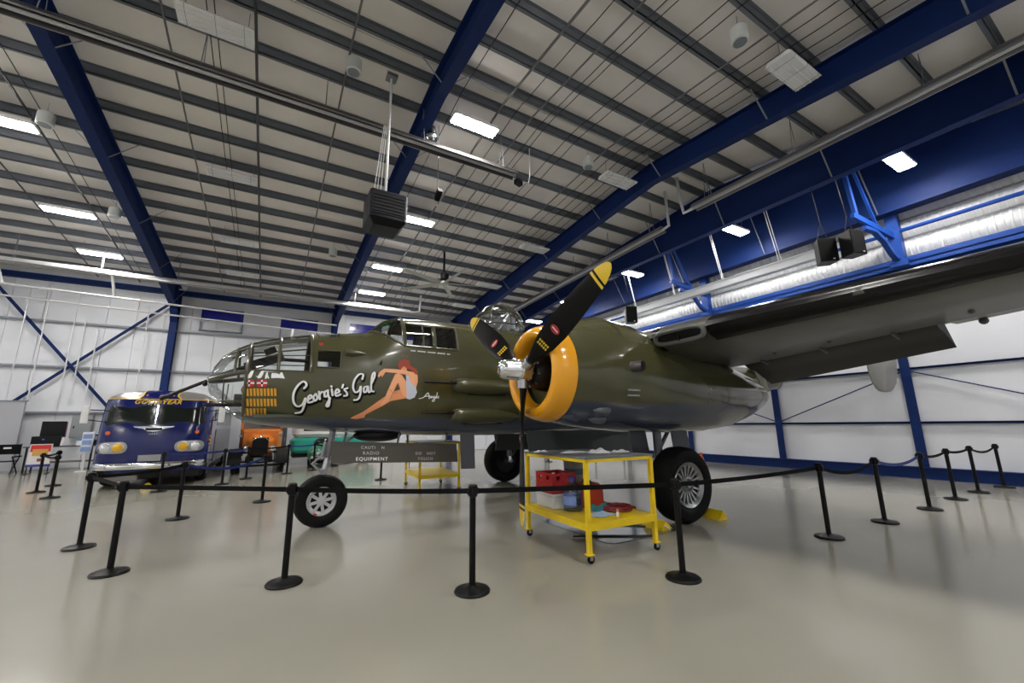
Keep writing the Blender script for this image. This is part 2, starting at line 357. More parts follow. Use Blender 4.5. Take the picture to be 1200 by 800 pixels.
# white pendant drums
for (x, y, w) in ((.93, 8.3, 'right of the unlit fixture at top left'), (7.68, 8.4, 'left of the blue rafter over the engine'), (7.3, 3.5, 'at the top right beside the wire cables'), (-5.3, 13.1, 'against the purlins at upper left edge'), (-5.0, 17.3, 'just right of the lit lamp at left'), (1.67, 17.3, 'left of the hanging black unit')):
    z = roofz(y) - .68; t = thing('pendant_speaker', 'white drum shaped pendant speaker hanging %s' % w, 'speaker', (x, y, z), group='white pendant speakers')
    MB().lathe([(0, .13), (.02, .16), (.3, .16), (.33, .12)], n=20).build('drum', mat('pendant_white', (.62, .66, .63), .5), t)
    MB().lathe([(-.005, .125), (.0, .125)], n=20).build('grille', GALV, t)
    rods(t, [(0, 0, .33)], .62)
# sprinkler pipes and conduits running under the purlins
PIPEG = mat('sprinkler_pipe_grey', (.16, .16, .165), .45, .3)
PIPED = mat('sprinkler_pipe_dark', (.06, .06, .065), .4, .4)
for x, r, m_, w in ((-.93, .03, PIPED, 'through the middle of the left bay'), (.82, .022, PIPEG, 'left of the black hanging unit'), (-2.48, .022, PIPEG, 'left of the thick dark pipe'), (-5.7, .028, PIPED, 'just left of the left blue rafter'), (-7.12, .022, PIPED, 'at the far left of the ceiling'), (4.45, .03, PIPEG, 'beside the bright middle lamp'), (5.35, .02, PIPEG, 'second beyond the middle lamps'), (8.0, .02, PIPEG, 'next to the blue rafter over the engine')):
    m = MB(); ysq = [y for y in (Y0, -2, RIDGE, 15, Y1 - .8)]
    m.tube([(x, y, roofz(y) - .27 - r) for y in ysq], r, 8)
    o = m.build('ceiling_pipe', m_); tag(o, 'thin straight ceiling pipe under purlins running %s' % w, 'pipe', 'pipes under the purlins')
CAB = mat('black_cable', (.01, .01, .01), .5)
for x, w in ((-5.45, 'beside the left dark pipe'), (-1.75, 'in the left bay, first of a close pair'), (-1.62, 'in the left bay, second of a close pair'), (3.4, 'right of the middle rafter'), (4.9, 'right of the middle lamp pipe'), (5.72, 'first of the pair above the engine'), (5.9, 'second of the pair above the engine'), (6.7, 'first of the wires by the right rafter'), (7.0, 'second of the wires by the right rafter'), (8.4, 'third of the wires by the right rafter'), (8.75, 'fourth of the wires by the right rafter'), (9.1, 'fifth of the wires by the right rafter'), (9.45, 'nearest wire to the right rafter')):
    m = MB(); pts = []
    pb = [Y0] + purl_y + [Y1 - .8]
    for a, b in zip(pb[:-1], pb[1:]):
        pts += [(x, a, roofz(a) - .235), (x, (a + b) / 2, roofz((a + b) / 2) - .25)]
    m.tube(pts, .011, 5); tag(m.build('ceiling_cable', CAB), 'thin black cable crossing the purlins %s' % w, 'cable', 'cables under the purlins')
# radiant tube heaters
HEATB = mat('heater_dark_reflector', (.055, .05, .05), .35, .5); REFL = mat('heater_reflector_edge', (.3, .3, .3), .3, .8)
def heater(p, q, label, z, refl=HEATB, sect=.17, ends=None, hang=True):
    p, q = Vector(p), Vector(q); t = thing('radiant_tube_heater', label, 'heater', p)
    L = (q - p).length; d = (q - p).normalized(); s_ = Vector((d.y, -d.x, 0))
    m = MB(); sec = [(-sect, -.04), (-sect * .7, .07), (-sect * .35, .13), (sect * .35, .13), (sect * .7, .07), (sect, -.04)]
    full = sec + [(a * .93, b - .014) for a, b in reversed(sec)]
    m.loft([[s_ * a + Vector((0, 0, b)) + d * L * k for a, b in full] for k in (0, 1)]); m.build('reflector', refl, t, smooth=0)
    MB().tube([(0, 0, 0), d * L], .05, 10).build('tube', STEEL, t)
    for sg in (-1, 1): MB().beam(s_ * sect * sg + Vector((0, 0, -.04)), s_ * sect * sg + d * L + Vector((0, 0, -.04)), .02, .03).build('edge_trim', REFL, t, smooth=0)
    if hang:
        n = max(2, int(L / 2.4))
        for k in range(n + 1):
            c = d * (L * (k + .2) / (n + .4)); y = p.y + c.y
            m = MB(); m.cyl(c + s_ * sect * .8 + Vector((0, 0, .03)), (c.x, c.y, roofz(y) - .22 - p.z), .008, n=5); m.cyl(c - s_ * sect * .8 + Vector((0, 0, .03)), (c.x, c.y, roofz(y) - .22 - p.z), .008, n=5)
            m.build('hanger', GALV, t)
    if ends:
        MB().tube([Vector(e) - p for e in ends], .05, 10).build('flue_pipe', PIPEW, t)
    return t
heater((-9.0, 9.15, 8.6), (5.45, 9.0, 8.55), 'long dark radiant tube heater crossing the top left of the ceiling', 8.6)
t = heater((11.3, -6.0, 8.28), (11.1, 7.4, 8.28), 'long radiant tube heater below the right rafter, its near length', 8.3, refl=mat('heater_grey', (.16, .155, .15), .4, .5), ends=[(11.1, 7.4, 8.28), (11.1, 7.75, 8.28), (11.05, 7.8, 8.75), (11.05, 7.85, 9.6)])
t = heater((11.45, 8.9, 8.28), (11.6, 23.5, 7.9), 'long radiant tube heater below the right rafter, its far length', 8.3, refl=mat('heater_grey', (.16, .155, .15), .4, .5), ends=[(11.45, 8.9, 8.28), (11.42, 8.6, 8.3), (11.4, 8.6, 8.7), (11.4, 8.62, 9.6)])
heater((-8.9, 20.95, 7.55), (6.0, 20.95, 7.5), 'long pale radiant tube heater near the far wall', 7.5, refl=mat('heater_pale', (.6, .6, .6), .35, .4), sect=.11, ends=[(6.0, 20.95, 7.5), (6.5, 20.9, 7.6), (6.55, 20.9, 8.5)])
# conduits in front of the far wall
for (a, b, r, w) in (((-9.5, 21.5, 6.85), (2.5, 21.5, 6.52), .04, 'upper pale pipe run before the far wall windows'), ((-9.5, 21.5, 6.42), (4.2, 21.5, 6.0), .035, 'lower pale pipe run before the far wall windows')):
    tag(MB().tube([a, b], r, 8).build('wall_pipe', PIPEW), w, 'pipe')
for k, (x, z0, z1) in enumerate(((-8.8, 6.9, 7.55), (-5.75, 6.85, 7.55))):
    tag(MB().tube([(x, 21.5, z0 - .05), (x - .05, 20.95, z1)], .05, 8).build('drop_pipe', WHITEM), ('white drop pipe under the pale heater, left of the two', 'white drop pipe under the pale heater, right of the two')[k], 'pipe')
for k, (x, z0, z1) in enumerate(((-9.2, 2.6, 7.5), (-8.6, 2.6, 7.9), (-7.7, 2.4, 6.3), (-7.35, 3.0, 6.3), (-6.9, 2.8, 6.0), (-5.3, 2.9, 7.2))):
    tag(MB().tube([(x, Y1 - .40, z0), (x, Y1 - .40, z1)], .028, 6).build('conduit', PIPEW), 'thin vertical conduit on far left wall, %s from the left' % ('first', 'second', 'third', 'fourth', 'fifth', 'sixth')[k], 'conduit', 'conduits on far left wall')
# black hanging unit under the middle rafter
t = thing('hanging_projector', 'black boxy unit hanging on a white pole from the middle rafter', 'projector', (1.82, 8.66, 5.88))
m = MB(); m.rbox((0, .0, .36), (.78, .8, .66), .05); m.build('body', mat('projector_navy', (.004, .006, .013), .45, spec=.2), t)
m = MB(); m.bx(-.36, .36, -.42, -.4, .12, .62); m.build('front_panel', BLACK, t, smooth=0)
m = MB()
for k in range(6): m.bx(-.33, .33, -.44, -.42, .16 + .075 * k, .185 + .075 * k)
m.build('louvers', mat('louver_grey', (.018, .02, .027), .5, spec=.2), t, smooth=0)
m = MB(); m.loft([[(-.38, -.38, .03), (.38, -.38, .03), (.38, .38, .03), (-.38, .38, .03)], [(-.28, -.28, -.08), (.28, -.28, -.08), (.28, .28, -.08), (-.28, .28, -.08)]]); m.build('lower_shroud', BLACK, t, smooth=0)
MB().bx(.36, .40, -.40, -.36, .05, .66).build('edge_strip', GALV, t, smooth=0)
MB().cyl((.0, 0, .68), (.0, 0, 3.95), .03, n=10).build('pole', WHITEM, t)
m = MB()
for dx in (-.25, -.18, -.10): m.cyl((dx, .1, .68), (dx * .4, .05, 2.6), .008, n=5)
m.build('cable', WHITEM, t)
MB().bx(-.12, .12, -.12, .12, 3.86, 3.94).build('mount_plate', GALV, t, smooth=0)
# dome camera, small bracket camera
t = thing('dome_camera', 'round clear dome camera hanging below the middle rafter', 'camera', (2.95, 9.0, 8.7))
MB().sphere((0, 0, .14), .15, 18).build('dome', glassmat('dome_glass', (.75, .78, .8), .22), t); MB().sphere((0, 0, .14), .09, 12).build('lens_ball', GALV, t)
MB().lathe([(.24, .1), (.3, .13), (.42, .1), (.46, .03), (.95, .02)], n=14).build('mount', BLACK, t)
t = thing('bullet_camera', 'small black camera bracketed right of the hanging unit', 'camera', (3.25, 9.2, 7.4))
MB().box((0, 0, 0), (.12, .3, .13), R=Matrix.Rotation(-.5, 3, 'X')).build('body', BLACK, t, smooth=0); MB().cyl((0, .05, .05), (0, .1, 2.1), .012, n=6).build('stem', GALV, t)
t = thing('bullet_camera', 'small black camera at the end of the dark ceiling heater', 'camera', (5.55, 9.0, 8.35))
MB().box((0, 0, 0), (.22, .14, .14), rz=.3).build('body', BLACK, t, smooth=0); MB().tube([(.1, 0, .05), (.35, 0, .1), (.4, .0, .35), (.4, 0, 1.25)], .018, 8).build('stem', PIPEW, t)
# big ceiling fan
t = thing('ceiling_fan', 'large pale five bladed ceiling fan beyond the cockpit', 'fan', (6.04, 16.1, 7.6))
FANW = mat('fan_blade', (.42, .44, .40), .4)
MB().cyl((0, 0, .1), (0, 0, 1.55), .05, n=10).build('stem', BLACK, t); MB().lathe([(.1, .1), (.2, .2), (.42, .22), (.5, .12)], n=18).build('motor', BLACK, t); MB().lathe([(-.06, .1), (-.02, .2), (.08, .2), (.1, .1)], n=18).build('hub', FANW, t)
for k in range(5):
    a = math.radians(-14 + 72 * k); d = Vector((cos(a), sin(a), 0)); s_ = Vector((-sin(a), cos(a), 0)); m = MB()
    rings = []
    for (r, w) in ((.18, .07), (.4, .13), (2.0, .1), (2.15, .04)):
        rings.append([d * r + s_ * w * c + Vector((0, 0, c * w * .25 + z + .02)) for c, z in ((-1, 0), (-.3, .02), (.4, .02), (1, 0), (.4, -.005), (-.3, -.005))])
    m.loft(rings); m.build('blade', FANW, t)
# white suspended cable tray along the right wall
t = thing('suspended_trough', 'long white box trough hanging in front of the right wall', 'trough', (14.0, 9.3, 6.42))
m = MB(); m.bx(-.12, .12, -3.95, 4.0, 0, .26); m.build('trough', mat('trough_white', (.60, .62, .66), .35), t, smooth=0)
m = MB(); m.bx(-.14, .14, -4.0, 4.05, .26, .28); m.build('lip', WHITEM, t, smooth=0); MB().bx(-.13, .13, -4.0, -3.95, -.01, .28).build('end_cap', WHITEM, t, smooth=0)
for y in (-2.9, -.9, 1.2, 3.3):
    m = MB(); m.cyl((-.06, y, .28), (-.5, y + .1, 2.5), .012, n=6); m.cyl((.06, y + .12, .28), (-.4, y + .22, 2.5), .012, n=6); m.build('hanger', PIPEW, t)
# blue wall brackets carrying speakers
def bracket(y, label):
    t = thing('wall_bracket', label, 'bracket', (X1 - .3, y, 5.95), group='blue wall brackets')
    MB().bx(-.13, .13, -.14, .14, .1, 1.65).build('post', BLUEL, t, smooth=0)
    m = MB(); m.beam((0, .0, .9), (-1.7, .35, 1.35), .1, .16); m.build('arm', BLUEL, t, smooth=0)
    pts = [(-.05, 0, .15), (-.35, .05, .35), (-.6, .1, .7), (-.95, .17, .95), (-1.35, .26, 1.0)]
    m = MB(); 
    for a, b in zip(pts[:-1], pts[1:]): m.beam(a, b, .14, .10)
    m.build('curved_brace', BLUEL, t, smooth=0)
    MB().beam((-1.55, .32, 1.35), (-1.75, .36, 2.9), .1, .1).build('hanger_post', BLUEL, t, smooth=0); MB().beam((-.7, .15, 1.1), (-1.6, .2, 2.8), .07, .07).build('diagonal', BLUEL, t, smooth=0)
    MB().bx(-.16, .16, -.2, .2, .0, .14).build('foot_plate', BLUEL, t, smooth=0)
bracket(4.0, 'blue steel wall bracket carrying the pair of black speakers'); bracket(10.2, 'blue steel wall bracket at the far end of white trough')
def speaker(x, y, z, rz, label, s_=1.0):
    t = thing('hanging_speaker', label, 'speaker', (x, y, z), rz, 'black hanging speakers')
    m = MB(); m.loft([[(-.24 * s_, -.2 * s_, 0), (.24 * s_, -.2 * s_, 0), (.17 * s_, .2 * s_, 0), (-.17 * s_, .2 * s_, 0)], [(-.24 * s_, -.2 * s_, .72 * s_), (.24 * s_, -.2 * s_, .72 * s_), (.17 * s_, .2 * s_, .72 * s_), (-.17 * s_, .2 * s_, .72 * s_)]]); m.build('cabinet', BLACK, t, smooth=0)
    m = MB(); m.bx(-.22 * s_, .22 * s_, -.215 * s_, -.2 * s_, .03 * s_, .69 * s_); m.build('grille', mat('speaker_grille', (.004, .004, .0045), .7, spec=.1), t, smooth=0)
    m = MB(); m.cyl((-.15 * s_, 0, .72 * s_), (0, .0, 1.25 * s_), .012, n=6); m.cyl((.15 * s_, 0, .72 * s_), (0, .0, 1.25 * s_), .012, n=6); m.cyl((0, 0, 1.25 * s_), Matrix.Rotation(-rz, 3, 'Z') @ Vector((13.0 - x, 0, 8.2 - z)), .012, n=6); m.build('hanger', BLACK, t)
    MB().box((.1, -.218, .06), (.05, .006, .03)).build('badge', WHITEM, t, smooth=0)
speaker(13.2, 4.92, 5.93, -.75, 'black hanging speaker, left one of the pair on the blue bracket', .95); speaker(13.3, 4.33, 5.95, -.35, 'black hanging speaker, right one of the pair on the blue bracket', .95)
speaker(13.3, 12.4, 5.85, -.5, 'single black speaker hanging above the engine nacelle', 1.0)
FS=[(-.85,2.24,2.34,.03,2),(-.835,2.16,2.42,.10,2),(-.79,2.08,2.52,.19,2),(-.70,1.99,2.68,.31,2),(-.58,1.87,2.78,.42,2),(-.33,1.69,2.92,.55,2.1),(.02,1.62,3.03,.63,2.2),(.46,1.565,3.12,.68,2.35),(.94,1.51,3.20,.70,2.5),(1.35,1.485,3.25,.71,2.6),(1.70,1.465,3.50,.71,2.7),(1.95,1.45,3.585,.71,2.75),(2.45,1.42,3.62,.71,2.75),(3.0,1.405,3.63,.71,2.7),(3.6,1.39,3.63,.71,2.6),(5.0,1.38,3.6,.71,2.5),(7.0,1.40,3.52,.70,2.4),(9.0,1.6,3.42,.62,2.3),(11.5,2.05,3.36,.48,2.2),(13.5,2.42,3.34,.38,2.1),(14.6,2.6,3.25,.33,2.1),(15.1,2.68,3.1,.26,2),(15.25,2.8,3.0,.1,2)]
def _h(i,x):
    P=FS
    k=0
    while k<len(P)-2 and x>P[k+1][0]: k+=1
    a,b=P[k],P[k+1]; d=b[0]-a[0]; t=min(1,max(0,(x-a[0])/d))
    def sl(j):
        if j<=0 or j>=len(P)-1: 
            j0=min(max(j,0),len(P)-2); return (P[j0+1][i]-P[j0][i])/(P[j0+1][0]-P[j0][0])
        s0=(P[j][i]-P[j-1][i])/(P[j][0]-P[j-1][0]); s1=(P[j+1][i]-P[j][i])/(P[j+1][0]-P[j][0])
        return 0 if s0*s1<=0 else 2*s0*s1/(s0+s1)
    m0,m1=sl(k)*d,sl(k+1)*d
    return (2*t**3-3*t*t+1)*a[i]+(t**3-2*t*t+t)*m0+(-2*t**3+3*t*t)*b[i]+(t**3-t*t)*m1
def fsec(x): return tuple(_h(i,x) for i in (1,2,3,4))
def fhw(x,z):
    zb,zt,w,n=fsec(x); t=min(1,max(0,(z-zb)/(zt-zb)))
    return w*max(0,1-abs(2*t-1)**n)**(1/n)
NAME= [[(0.427, 2.178), (0.456, 2.224), (0.44, 2.27), (0.398, 2.28), (0.333, 2.209), (0.292, 2.096), (0.304, 1.974), (0.361, 1.908), (0.426, 1.935), (0.461, 2.032), (0.455, 1.931), (0.425, 1.83), (0.348, 1.808)], [(0.5, 2.01), (0.543, 2.044), (0.529, 2.078), (0.5, 2.053), (0.504, 1.969), (0.565, 1.981)], [(0.596, 2.1), (0.569, 2.049), (0.594, 1.993), (0.627, 2.041), (0.596, 2.1)], [(0.639, 2.133), (0.663, 2.019)], [(0.652, 2.087), (0.672, 2.125), (0.699, 2.13)], [(0.757, 2.152), (0.721, 2.128), (0.731, 2.059), (0.768, 2.083), (0.765, 2.159)], [(0.771, 2.094), (0.801, 2.003), (0.795, 1.915), (0.766, 1.929), (0.808, 2.037)], [(0.818, 2.177), (0.839, 2.082)], [(0.808, 2.226), (0.815, 2.212)], [(0.874, 2.108), (0.931, 2.14), (0.903, 2.18), (0.876, 2.139), (0.894, 2.074), (0.954, 2.099)], [(0.982, 2.253), (0.972, 2.205)], [(1.049, 2.2), (1.005, 2.178), (1.04, 2.136), (1.053, 2.089), (1.009, 2.076)], [(1.268, 2.354), (1.276, 2.428), (1.217, 2.432), (1.153, 2.344), (1.133, 2.222), (1.171, 2.139), (1.229, 2.165), (1.252, 2.238), (1.252, 2.105), (1.222, 2.028), (1.166, 2.013)], [(1.35, 2.239), (1.304, 2.216), (1.31, 2.143), (1.346, 2.161), (1.364, 2.242), (1.383, 2.145), (1.41, 2.163)], [(1.414, 2.281), (1.46, 2.407), (1.457, 2.474), (1.425, 2.43), (1.413, 2.305), (1.421, 2.178), (1.46, 2.159)]]
ANGELA= [[(2.24, 2.058), (2.319, 2.081), (2.395, 2.16), (2.424, 2.062)], [(2.339, 2.097), (2.426, 2.109)], [(2.431, 2.109), (2.456, 2.07), (2.465, 2.105), (2.489, 2.074)], [(2.514, 2.111), (2.494, 2.084), (2.522, 2.085), (2.521, 2.022), (2.482, 2.021), (2.533, 2.08)], [(2.537, 2.096), (2.559, 2.107), (2.539, 2.075)], [(2.566, 2.17), (2.556, 2.075)], [(2.593, 2.108), (2.578, 2.076), (2.6, 2.081)]]
FIG= {'far_leg': [(1.142, 1.725), (1.182, 1.753), (1.315, 1.82), (1.488, 1.953), (1.624, 2.061), (1.766, 2.156), (1.89, 2.202), (1.994, 2.188), (2.045, 2.126), (2.029, 2.064), (1.753, 2.009), (1.66, 1.948), (1.5, 1.857), (1.372, 1.786), (1.359, 1.734), (1.24, 1.713)], 'near_leg': [(1.65, 2.047), (1.673, 2.129), (1.743, 2.319), (1.8, 2.464), (1.855, 2.482), (1.915, 2.454), (2.04, 2.279), (2.079, 2.157), (2.055, 2.06), (1.961, 2.098), (1.894, 2.21), (1.853, 2.31), (1.78, 2.139), (1.736, 2.038), (1.671, 1.968), (1.609, 1.918), (1.591, 1.947)], 'torso': [(1.968, 2.488), (2.056, 2.524), (2.15, 2.503), (2.192, 2.462), (2.199, 2.35), (2.174, 2.245), (2.099, 2.268), (2.024, 2.356)], 'arm': [(1.511, 2.414), (1.536, 2.486), (1.608, 2.546), (1.758, 2.549), (1.977, 2.54), (2.078, 2.509), (2.063, 2.472), (1.993, 2.463), (1.799, 2.484), (1.635, 2.491), (1.583, 2.4), (1.556, 2.432), (1.534, 2.39)], 'suit': [(1.986, 2.452), (2.033, 2.455), (2.075, 2.332), (2.168, 2.258), (2.195, 2.168), (2.159, 2.077), (2.078, 2.04), (2.019, 2.054), (2.069, 2.147), (2.056, 2.241), (2.005, 2.355)], 'face': [(1.888, 2.556), (1.917, 2.61), (1.996, 2.594), (1.998, 2.536), (1.915, 2.532)], 'hair': [(1.838, 2.637), (1.867, 2.701), (1.944, 2.735), (2.023, 2.717), (2.063, 2.632), (2.175, 2.559), (2.204, 2.495), (2.159, 2.471), (2.077, 2.546), (1.996, 2.573), (1.943, 2.612), (1.893, 2.551), (1.851, 2.58)]}
BOMBS= [[(-0.371, 2.164), (-0.342, 2.164), (-0.327, 2.053), (-0.355, 2.053)], [(-0.328, 2.164), (-0.299, 2.164), (-0.284, 2.053), (-0.311, 2.053)], [(-0.284, 2.164), (-0.255, 2.164), (-0.24, 2.053), (-0.268, 2.053)], [(-0.24, 2.165), (-0.211, 2.165), (-0.196, 2.054), (-0.224, 2.054)], [(-0.197, 2.165), (-0.167, 2.165), (-0.152, 2.054), (-0.18, 2.054)], [(-0.153, 2.166), (-0.123, 2.166), (-0.108, 2.054), (-0.136, 2.054)], [(-0.108, 2.166), (-0.079, 2.167), (-0.064, 2.055), (-0.092, 2.055)], [(-0.064, 2.167), (-0.034, 2.168), (-0.019, 2.055), (-0.047, 2.055)], [(-0.02, 2.168), (0.01, 2.168), (0.026, 2.056), (-0.003, 2.056)], [(0.025, 2.169), (0.055, 2.169), (0.07, 2.056), (0.042, 2.056)], [(-0.358, 2.017), (-0.329, 2.017), (-0.316, 1.907), (-0.344, 1.907)], [(-0.315, 2.017), (-0.286, 2.017), (-0.272, 1.907), (-0.3, 1.907)], [(-0.271, 2.017), (-0.242, 2.017), (-0.228, 1.907), (-0.256, 1.907)], [(-0.227, 2.017), (-0.198, 2.017), (-0.184, 1.907), (-0.211, 1.907)], [(-0.183, 2.017), (-0.154, 2.017), (-0.139, 1.906), (-0.167, 1.906)], [(-0.139, 2.017), (-0.11, 2.017), (-0.095, 1.906), (-0.123, 1.906)], [(-0.095, 2.017), (-0.065, 2.018), (-0.05, 1.907), (-0.078, 1.906)], [(-0.051, 2.018), (-0.021, 2.018), (-0.006, 1.907), (-0.034, 1.907)], [(-0.006, 2.018), (0.024, 2.018), (0.039, 1.907), (0.011, 1.907)], [(0.039, 2.019), (0.069, 2.019), (0.085, 1.907), (0.056, 1.907)], [(-0.348, 1.88), (-0.319, 1.88), (-0.308, 1.775), (-0.336, 1.776)], [(-0.304, 1.88), (-0.275, 1.879), (-0.263, 1.775), (-0.291, 1.775)], [(-0.26, 1.879), (-0.231, 1.879), (-0.218, 1.774), (-0.247, 1.775)], [(-0.216, 1.879), (-0.186, 1.879), (-0.174, 1.774), (-0.202, 1.774)], [(-0.172, 1.879), (-0.142, 1.879), (-0.129, 1.774), (-0.157, 1.774)], [(-0.127, 1.879), (-0.098, 1.879), (-0.084, 1.773), (-0.112, 1.773)], [(-0.083, 1.879), (-0.053, 1.879), (-0.038, 1.773), (-0.067, 1.773)]]
FLAGS= [[(-0.353, 2.291), (-0.252, 2.292), (-0.234, 2.268), (-0.228, 2.211), (-0.243, 2.189), (-0.343, 2.188), (-0.361, 2.21), (-0.366, 2.266)], [(-0.191, 2.293), (-0.089, 2.296), (-0.07, 2.271), (-0.065, 2.214), (-0.08, 2.191), (-0.181, 2.19), (-0.199, 2.212), (-0.205, 2.268)]]
CROSS= [[(-0.365, 2.253), (-0.312, 2.254), (-0.309, 2.288), (-0.296, 2.288), (-0.286, 2.254), (-0.233, 2.255), (-0.23, 2.232), (-0.284, 2.231), (-0.287, 2.192), (-0.3, 2.192), (-0.31, 2.231), (-0.363, 2.231)], [(-0.203, 2.255), (-0.149, 2.256), (-0.146, 2.29), (-0.133, 2.291), (-0.123, 2.257), (-0.069, 2.258), (-0.067, 2.235), (-0.121, 2.234), (-0.124, 2.194), (-0.137, 2.194), (-0.147, 2.234), (-0.201, 2.233)]]
SIL= [[(-0.359, 2.356), (-0.331, 2.337), (-0.318, 2.364), (-0.291, 2.422), (-0.253, 2.431), (-0.266, 2.365), (-0.284, 2.318), (-0.319, 2.31)], [(-0.229, 2.358), (-0.201, 2.339), (-0.188, 2.366), (-0.16, 2.425), (-0.122, 2.434), (-0.135, 2.367), (-0.154, 2.321), (-0.189, 2.312)], [(-0.103, 2.309), (-0.102, 2.361), (-0.089, 2.408), (-0.077, 2.416), (-0.069, 2.367), (-0.048, 2.32), (-0.064, 2.31), (-0.075, 2.338), (-0.084, 2.309)], [(-0.026, 2.369), (-0.022, 2.398), (0.045, 2.396), (0.08, 2.378), (0.094, 2.412), (0.115, 2.412), (0.122, 2.364), (0.157, 2.318), (0.068, 2.327), (-0.023, 2.32)]]
# ================================================================ AIRPLANE
PO = (5.99, 7.75, 0.0); YC = 7.75
AP = thing('bomber_airplane', 'olive drab twin engined wartime bomber with yellow cowl ring and painted nose', 'airplane', PO)
def paint(name, zsplit, amp=.05):
    m = mat(name, (.06, .06, .025), .2, coat=.5, spec=.5); nt = m.node_tree; b = nt.nodes['Principled BSDF']
    tc = nt.nodes.new('ShaderNodeTexCoord'); sx = nt.nodes.new('ShaderNodeSeparateXYZ'); n = nt.nodes.new('ShaderNodeTexNoise'); n.inputs['Scale'].default_value = .9
    nt.links.new(tc.outputs['Object'], sx.inputs[0]); nt.links.new(tc.outputs['Object'], n.inputs['Vector'])
    ma = nt.nodes.new('ShaderNodeMath'); ma.operation = 'MULTIPLY_ADD'; ma.inputs[1].default_value = -amp * 3; nt.links.new(n.outputs['Fac'], ma.inputs[0]); nt.links.new(sx.outputs['Z'], ma.inputs[2])
    mr = nt.nodes.new('ShaderNodeMapRange'); mr.inputs[1].default_value = zsplit - amp * 1.5 - .02; mr.inputs[2].default_value = zsplit - amp * 1.5 + .03
    nt.links.new(ma.outputs[0], mr.inputs[0])
    n2 = nt.nodes.new('ShaderNodeTexNoise'); n2.inputs['Scale'].default_value = 2.2; n2.inputs['Detail'].default_value = 6; nt.links.new(tc.outputs['Object'], n2.inputs['Vector'])
    c1 = nt.nodes.new('ShaderNodeMix'); c1.data_type = 'RGBA'; c1.inputs[6].default_value = (.050, .050, .020, 1); c1.inputs[7].default_value = (.074, .072, .030, 1); nt.links.new(n2.outputs['Fac'], c1.inputs[0])
    c2 = nt.nodes.new('ShaderNodeMix'); c2.data_type = 'RGBA'; c2.inputs[6].default_value = (.040, .052, .085, 1); nt.links.new(mr.outputs[0], c2.inputs[0]); nt.links.new(c1.outputs[2], c2.inputs[7]); nt.links.new(c2.outputs[2], b.inputs['Base Color'])
    return m
OLIVE = paint('fuselage_paint', 1.725, .04); NACP = paint('nacelle_paint', 1.86, .07)
OLIVEP = mat('olive_paint_plain', (.060, .059, .025), .28, coat=.2, noise=.12, nscale=3)
UNDER = mat('underside_paint', (.055, .056, .046), .36, coat=.1, noise=.15, nscale=2)
GREYP = mat('neutral_grey_paint', (.085, .092, .11), .35)
GLASS = glassmat('clear_perspex', (.93, .96, .95), .05); GREEN = glassmat('green_perspex', (.06, .85, .25), .05); SMOKE = glassmat('smoked_perspex', (.25, .26, .28), .08)
def surf(x, z, side=-1, e=0.0): return (x, YC + side * (fhw(x, z) + e), z)
# grid ------------------------------------------------------------
xs = sorted(set([-.85, -.835, -.815, -.79, -.75, -.70, -.64, -.58, -.50, -.43, -.36] + [round(-.33 + .07 * k, 3) for k in range(0, 56)] + [3.7 + .35 * k for k in range(0, 32)] + [14.8, 15.0, 15.15, 15.25]))
KR = 44; tr = [.5 - .5 * cos(pi * k / KR) for k in range(KR + 1)]
def kind_of(x, z):
    if x < -.36: return 'glass'
    zb, zt, w, n = fsec(x); f = (z - zb) / (zt - zb)
    if -.30 < x < .50 and z > 2.44: return 'glass'
    if .58 < x < .93 and 2.52 < z < 2.80: return 'glass'
    if .60 < x < .93 and z > 3.08: return 'glass'
    if 1.45 < x <= 1.93 and z > 3.26 - (x - 1.45) * .56: return 'green' if (x < 1.80 and z > 3.36) else 'glass'
    if 1.93 < x < 2.00: return 'skin'
    if 2.0 < x < 2.93 and 2.98 < z < 3.42: return 'skin' if 2.48 < x < 2.56 else ('smoke' if x > 2.56 else 'glass')
    return 'skin'
acc = {(k, s_): MB() for k in ('skin', 'glass', 'green', 'smoke') for s_ in (-1, 1)}
acc['skin'] = MB(); acc['glass'] = MB()
for side in (-1, 1):
    P = [[None] * (KR + 1) for _ in xs]
    for i, x in enumerate(xs):
        zb, zt, w, n = fsec(x)
        for k, t in enumerate(tr):
            z = zb + t * (zt - zb); P[i][k] = (x, YC + side * (w * max(0, 1 - abs(2 * t - 1) ** n) ** (1 / n)), z)
    for i in range(len(xs) - 1):
        for k in range(KR):
            q = (P[i][k], P[i + 1][k], P[i + 1][k + 1], P[i][k + 1])
            xm = (xs[i] + xs[i + 1]) / 2; zm = sum(p[2] for p in q) / 4
            if 3.9 < xm < 7.0 and zm < 1.42 and False: continue
            kk = kind_of(xm, zm); acc[kk if kk in acc else (kk, side)].add(q, [(0, 1, 2, 3)])
fus = acc['skin'].build('fuselage', OLIVE, AP, PO, smooth=50)
gl = acc['glass'].build('glazing', GLASS, AP, PO, smooth=60); 
for s_ in (-1, 1):
    acc[('green', s_)].build('sun_tint_panel', GREEN, AP, PO, smooth=60)['label'] = 'green tinted overhead cockpit panel'
    acc[('smoke', s_)].build('sliding_window', SMOKE, AP, PO, smooth=60)
FRM = mat('frame_paint', (.06, .058, .032), .3, coat=.3)
